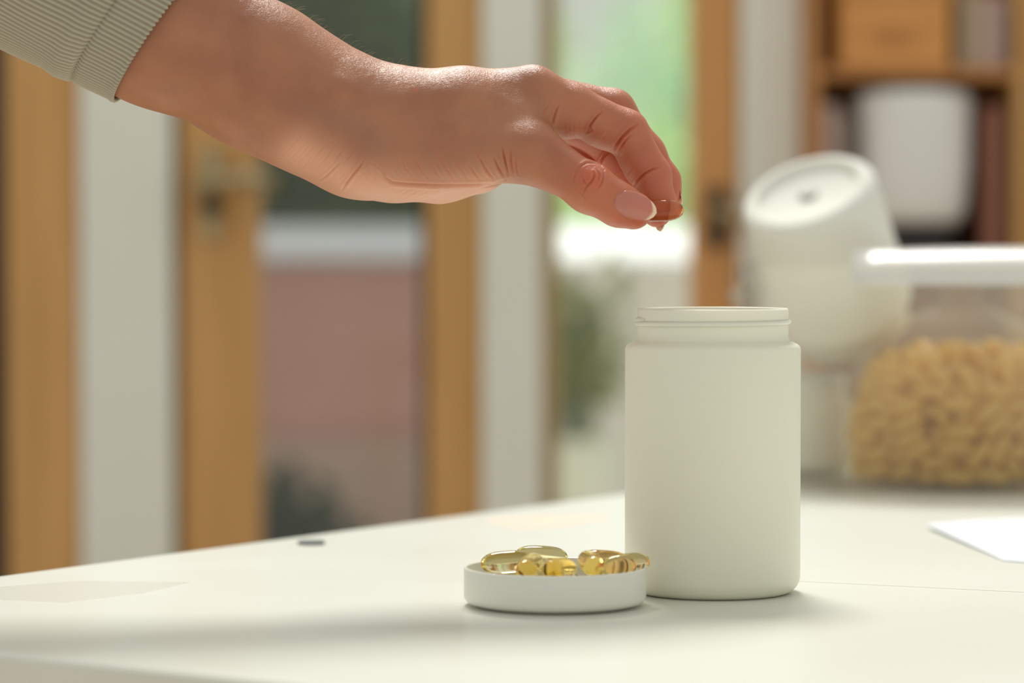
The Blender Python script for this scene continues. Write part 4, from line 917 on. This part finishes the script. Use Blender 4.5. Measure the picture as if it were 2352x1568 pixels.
# fingernails: curved plates
M_nail = mat('fingernail', lin(226, 170, 150), .18, Subsurface_Weight=.3, Subsurface_Scale=.002, Coat_Weight=.35, Coat_Roughness=.1)
N, L, B = nodes(M_nail)
vc = N.new('ShaderNodeVertexColor'); vc.layer_name = 'edge'; mx = N.new('ShaderNodeMix'); mx.data_type = 'RGBA'
L.new(vc.outputs[0], mx.inputs[0]); mx.inputs[6].default_value = lin(196, 118, 100); mx.inputs[7].default_value = lin(236, 214, 184); L.new(mx.outputs[2], B.inputs['Base Color'])
def nail(root, tip, outward, width, R_, free, taper=.55, curl=0.0, lift=.0, base_r=.6):
    """plate from root to tip; outward = direction away from the finger; free = share of the length beyond the nail bed"""
    root = Vector(root); tip = Vector(tip); a = (tip-root); Ln = a.length; a.normalize()
    o_ = Vector(outward); o_ = (o_ - a*o_.dot(a)).normalized(); b = a.cross(o_)
    nu, nv = 26, 20; VV = []; ed = []
    for i in range(nu+1):
        u = i/nu
        wv = (base_r + (1-base_r)*math.sin(math.pi/2*min(1, u/.38)))*max(0.0, 1-max(0, (u-.42)/.58)**2.3)**.58 + .015
        hw = width/2*wv
        for j in range(nv+1):
            v = -1+2*j/nv; ph = v*hw/R_
            # rounded root line
            uu = u*Ln + (.0016*(1-u)**3)*(v*v)
            p = root + a*uu + b*(R_*math.sin(ph)) + o_*(R_*(math.cos(ph)-1) + curl*u*u + lift*math.sin(math.pi*min(u*1.2, 1)))
            VV.append(p[:]); f = max(0, min(1, (u-(1-free)+.10*v*v)/.05)); ed.append(f)
    QQ = []
    w_ = nv+1
    for i in range(nu):
        for j in range(nv): QQ.append((i*w_+j, (i+1)*w_+j, (i+1)*w_+j+1, i*w_+j+1))
    VV = np.array(VV); n0 = len(VV)
    inn = VV - np.array(o_)*.00045
    VA = np.concatenate([VV, inn]); QA = QQ + [(q[3]+n0, q[2]+n0, q[1]+n0, q[0]+n0) for q in QQ]
    rim = [j for j in range(nv)] ; 
    for j in range(nv):
        QA.append((j+1, j, j+n0, j+1+n0)) ; k = nu*w_+j; QA.append((k, k+1, k+1+n0, k+n0))
    for i in range(nu):
        k = i*w_; QA.append((k, k+w_, k+w_+n0, k+n0)); k = i*w_+nv; QA.append((k+w_, k, k+n0, k+w_+n0))
    o = np_mesh('fingernail', VA, np.array(QA), M_nail, person)
    bm = bmesh.new(); bm.from_mesh(o.data); bmesh.ops.recalc_face_normals(bm, faces=bm.faces[:]); bm.to_mesh(o.data); bm.free()
    o.data.shade_smooth()
    c_ = o.data.color_attributes.new('edge', 'FLOAT_COLOR', 'POINT'); f = np.array(ed+ed); c_.data.foreach_set('color', np.stack([f, f, f, np.ones(len(f))], 1).astype(np.float32).ravel())
    return o
nail(P3(1413, 456, -23.9), P3(1509, 489, -18.6), (-.16, -1, .20), .0120, .0094, .12, curl=-.0004, lift=.0011)['label'] = 'glossy pink thumbnail with a pale pointed tip'
nail(P3(1538, 436, 18.6), P3(1520, 533, 11.5), (.80, .58, .06), .0098, .0066, .28, curl=-.0006)['label'] = 'fingernail seen edge on below the softgel'
nail(P3(1559, 415, 28.6), P3(1567, 468, 26.0), (.92, .35, .25), .0090, .0066, .25)['label'] = 'pale nail edge on the middle finger'

# downy hairs on the upper edge of the wrist
rng = random.Random(11); bm = bmesh.new()
top = np.argsort(rng.random() + 0*PX)[:0]
cand = np.where((PX > 640) & (PX < 990) & (NRM[:, 2] > .45) & (NRM[:, 1] < .5))[0]
for i in (rng.choice(cand) for _ in range(170)):
    p = Vector(V2[i]); n_ = Vector(NRM[i]); l = rng.uniform(.0025, .006)
    d1 = (n_ + Vector((.9+rng.gauss(0, .3), rng.gauss(0, .4), .1))).normalized(); d2 = (d1 + Vector((.7, 0, -.35))).normalized()
    poly_tube(bm, [p, p+d1*l*.5, p+d1*l*.5+d2*l*.5], .000035, 3, [1, .8, .3])
hr = from_bm('arm_hair', bm, mat('fair arm hair', lin(190, 150, 105), .5), person); hr.data.transform(Matrix.Translation(-person.location)); hr['kind'] = 'stuff'

# sleeve: ribbed tube along the forearm
axp = [P3(-420, -420, 10), P3(-100, -215, 9), P3(150, -75, 8), P3(392, 53, 6)]
ax0 = Vector(axp[0]); ax1 = Vector(axp[-1])
nrib, per = 116, 8
nc = nrib*per; nl = 150
cuffn = (Vector(P3(431+226, 0+166, 6)) - Vector(P3(431, 0, 6))).normalized()
def axis_pt(t):
    s_ = t*3; i = min(2, int(s_)); f = s_-i
    return Vector(axp[i]*(1-f)+axp[i+1]*f)
VV = np.zeros((nl+1, nc, 3)); 
th_ = np.arange(nc)/nc*2*math.pi
for i in range(nl+1):
    t = i/nl; c_ = axis_pt(t); dist_end = (ax1-c_).length
    blend = 1.0
    d_ = cuffn; side = d_.cross(Vector((0, 1, 0))).normalized()      # in the picture plane, upwards
    if side.z < 0: side = -side
    fw = side.cross(d_).normalized()
    R0 = .0412 + .030*dist_end
    seam = -.0013*math.exp(-((dist_end-.0195)/.0011)**2) + (.0008 if dist_end > .0195 else 0) + .0010*math.exp(-((dist_end-.027)/.004)**2)
    rimr = .0006*math.exp(-((dist_end-.0008)/.0012)**2)
    rib = np.cos(th_*nrib); ribd = .00028*np.sign(rib)*np.abs(rib)**.7
    wav = .0007*np.sin(3*th_+t*5)+.0006*np.sin(5*th_+t*17)*(dist_end > .02)
    rr_ = R0 + seam + rimr + ribd + wav*(1-math.exp(-dist_end/.01))
    edge = .0004*np.cos(th_*nrib)*(1 if i == nl else 0)
    for ax in range(3):
        VV[i, :, ax] = c_[ax] + rr_*(np.cos(th_)*side[ax] + .86*np.sin(th_)*fw[ax]) + edge*cuffn[ax]
inner = VV.copy(); 
for i in range(nl+1):
    c_ = np.array(axis_pt(i/nl)); inner[i] = c_ + (VV[i]-c_)*(1-.0013/.042)
n0 = (nl+1)*nc
qa = []
ii, jj = np.meshgrid(np.arange(nl), np.arange(nc), indexing='ij'); ii = ii.ravel(); jj = jj.ravel(); j2 = (jj+1) % nc
o1 = np.stack([ii*nc+jj, ii*nc+j2, (ii+1)*nc+j2, (ii+1)*nc+jj], 1); o2 = o1[:, ::-1] + n0
jc = np.arange(nc); jn = (jc+1) % nc
capq = np.stack([nl*nc+jc, nl*nc+jn, nl*nc+jn+n0, nl*nc+jc+n0], 1); cap0 = np.stack([jn, jc, jc+n0, jn+n0], 1)
M_knit = mat('ribbed grey knit', lin(176, 172, 150), .9, Sheen_Weight=.25)
N, L, B = nodes(M_knit)
tc = N.new('ShaderNodeTexCoord'); kn = N.new('ShaderNodeTexNoise'); kn.inputs['Scale'].default_value = 1400; kn.inputs['Detail'].default_value = 3
L.new(tc.outputs['Object'], kn.inputs[0]); bb = N.new('ShaderNodeBump'); bb.inputs['Strength'].default_value = .6; bb.inputs['Distance'].default_value = .0003; L.new(kn.outputs[0], bb.inputs['Height']); L.new(bb.outputs[0], B.inputs['Normal'])
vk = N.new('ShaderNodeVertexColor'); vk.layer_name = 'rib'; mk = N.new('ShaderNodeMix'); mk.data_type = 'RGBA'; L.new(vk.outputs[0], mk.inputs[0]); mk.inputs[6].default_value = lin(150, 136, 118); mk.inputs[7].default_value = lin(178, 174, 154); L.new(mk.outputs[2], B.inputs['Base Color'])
ALL = np.concatenate([VV.reshape(-1, 3), inner.reshape(-1, 3)])
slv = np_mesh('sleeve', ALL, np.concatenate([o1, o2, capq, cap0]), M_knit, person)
bm = bmesh.new(); bm.from_mesh(slv.data); bmesh.ops.recalc_face_normals(bm, faces=bm.faces[:]); bm.to_mesh(slv.data); bm.free(); slv.data.shade_smooth()
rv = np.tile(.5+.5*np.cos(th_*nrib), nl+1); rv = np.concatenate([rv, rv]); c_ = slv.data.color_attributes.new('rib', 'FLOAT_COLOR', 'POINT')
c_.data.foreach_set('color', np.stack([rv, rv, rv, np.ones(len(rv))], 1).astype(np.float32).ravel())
S_SLEEVE = 1
slv['label'] = 'grey ribbed knit sleeve with a stitched cuff'

# the softgel held between thumb and finger
gel(Vector(P3(1509, 483, .3)), (1, .02, .015), M_gel_h, 'amber softgel held between thumb and index finger above the jar', 'held softgel', gel_mesh('softgel_held', .0228, .0048))
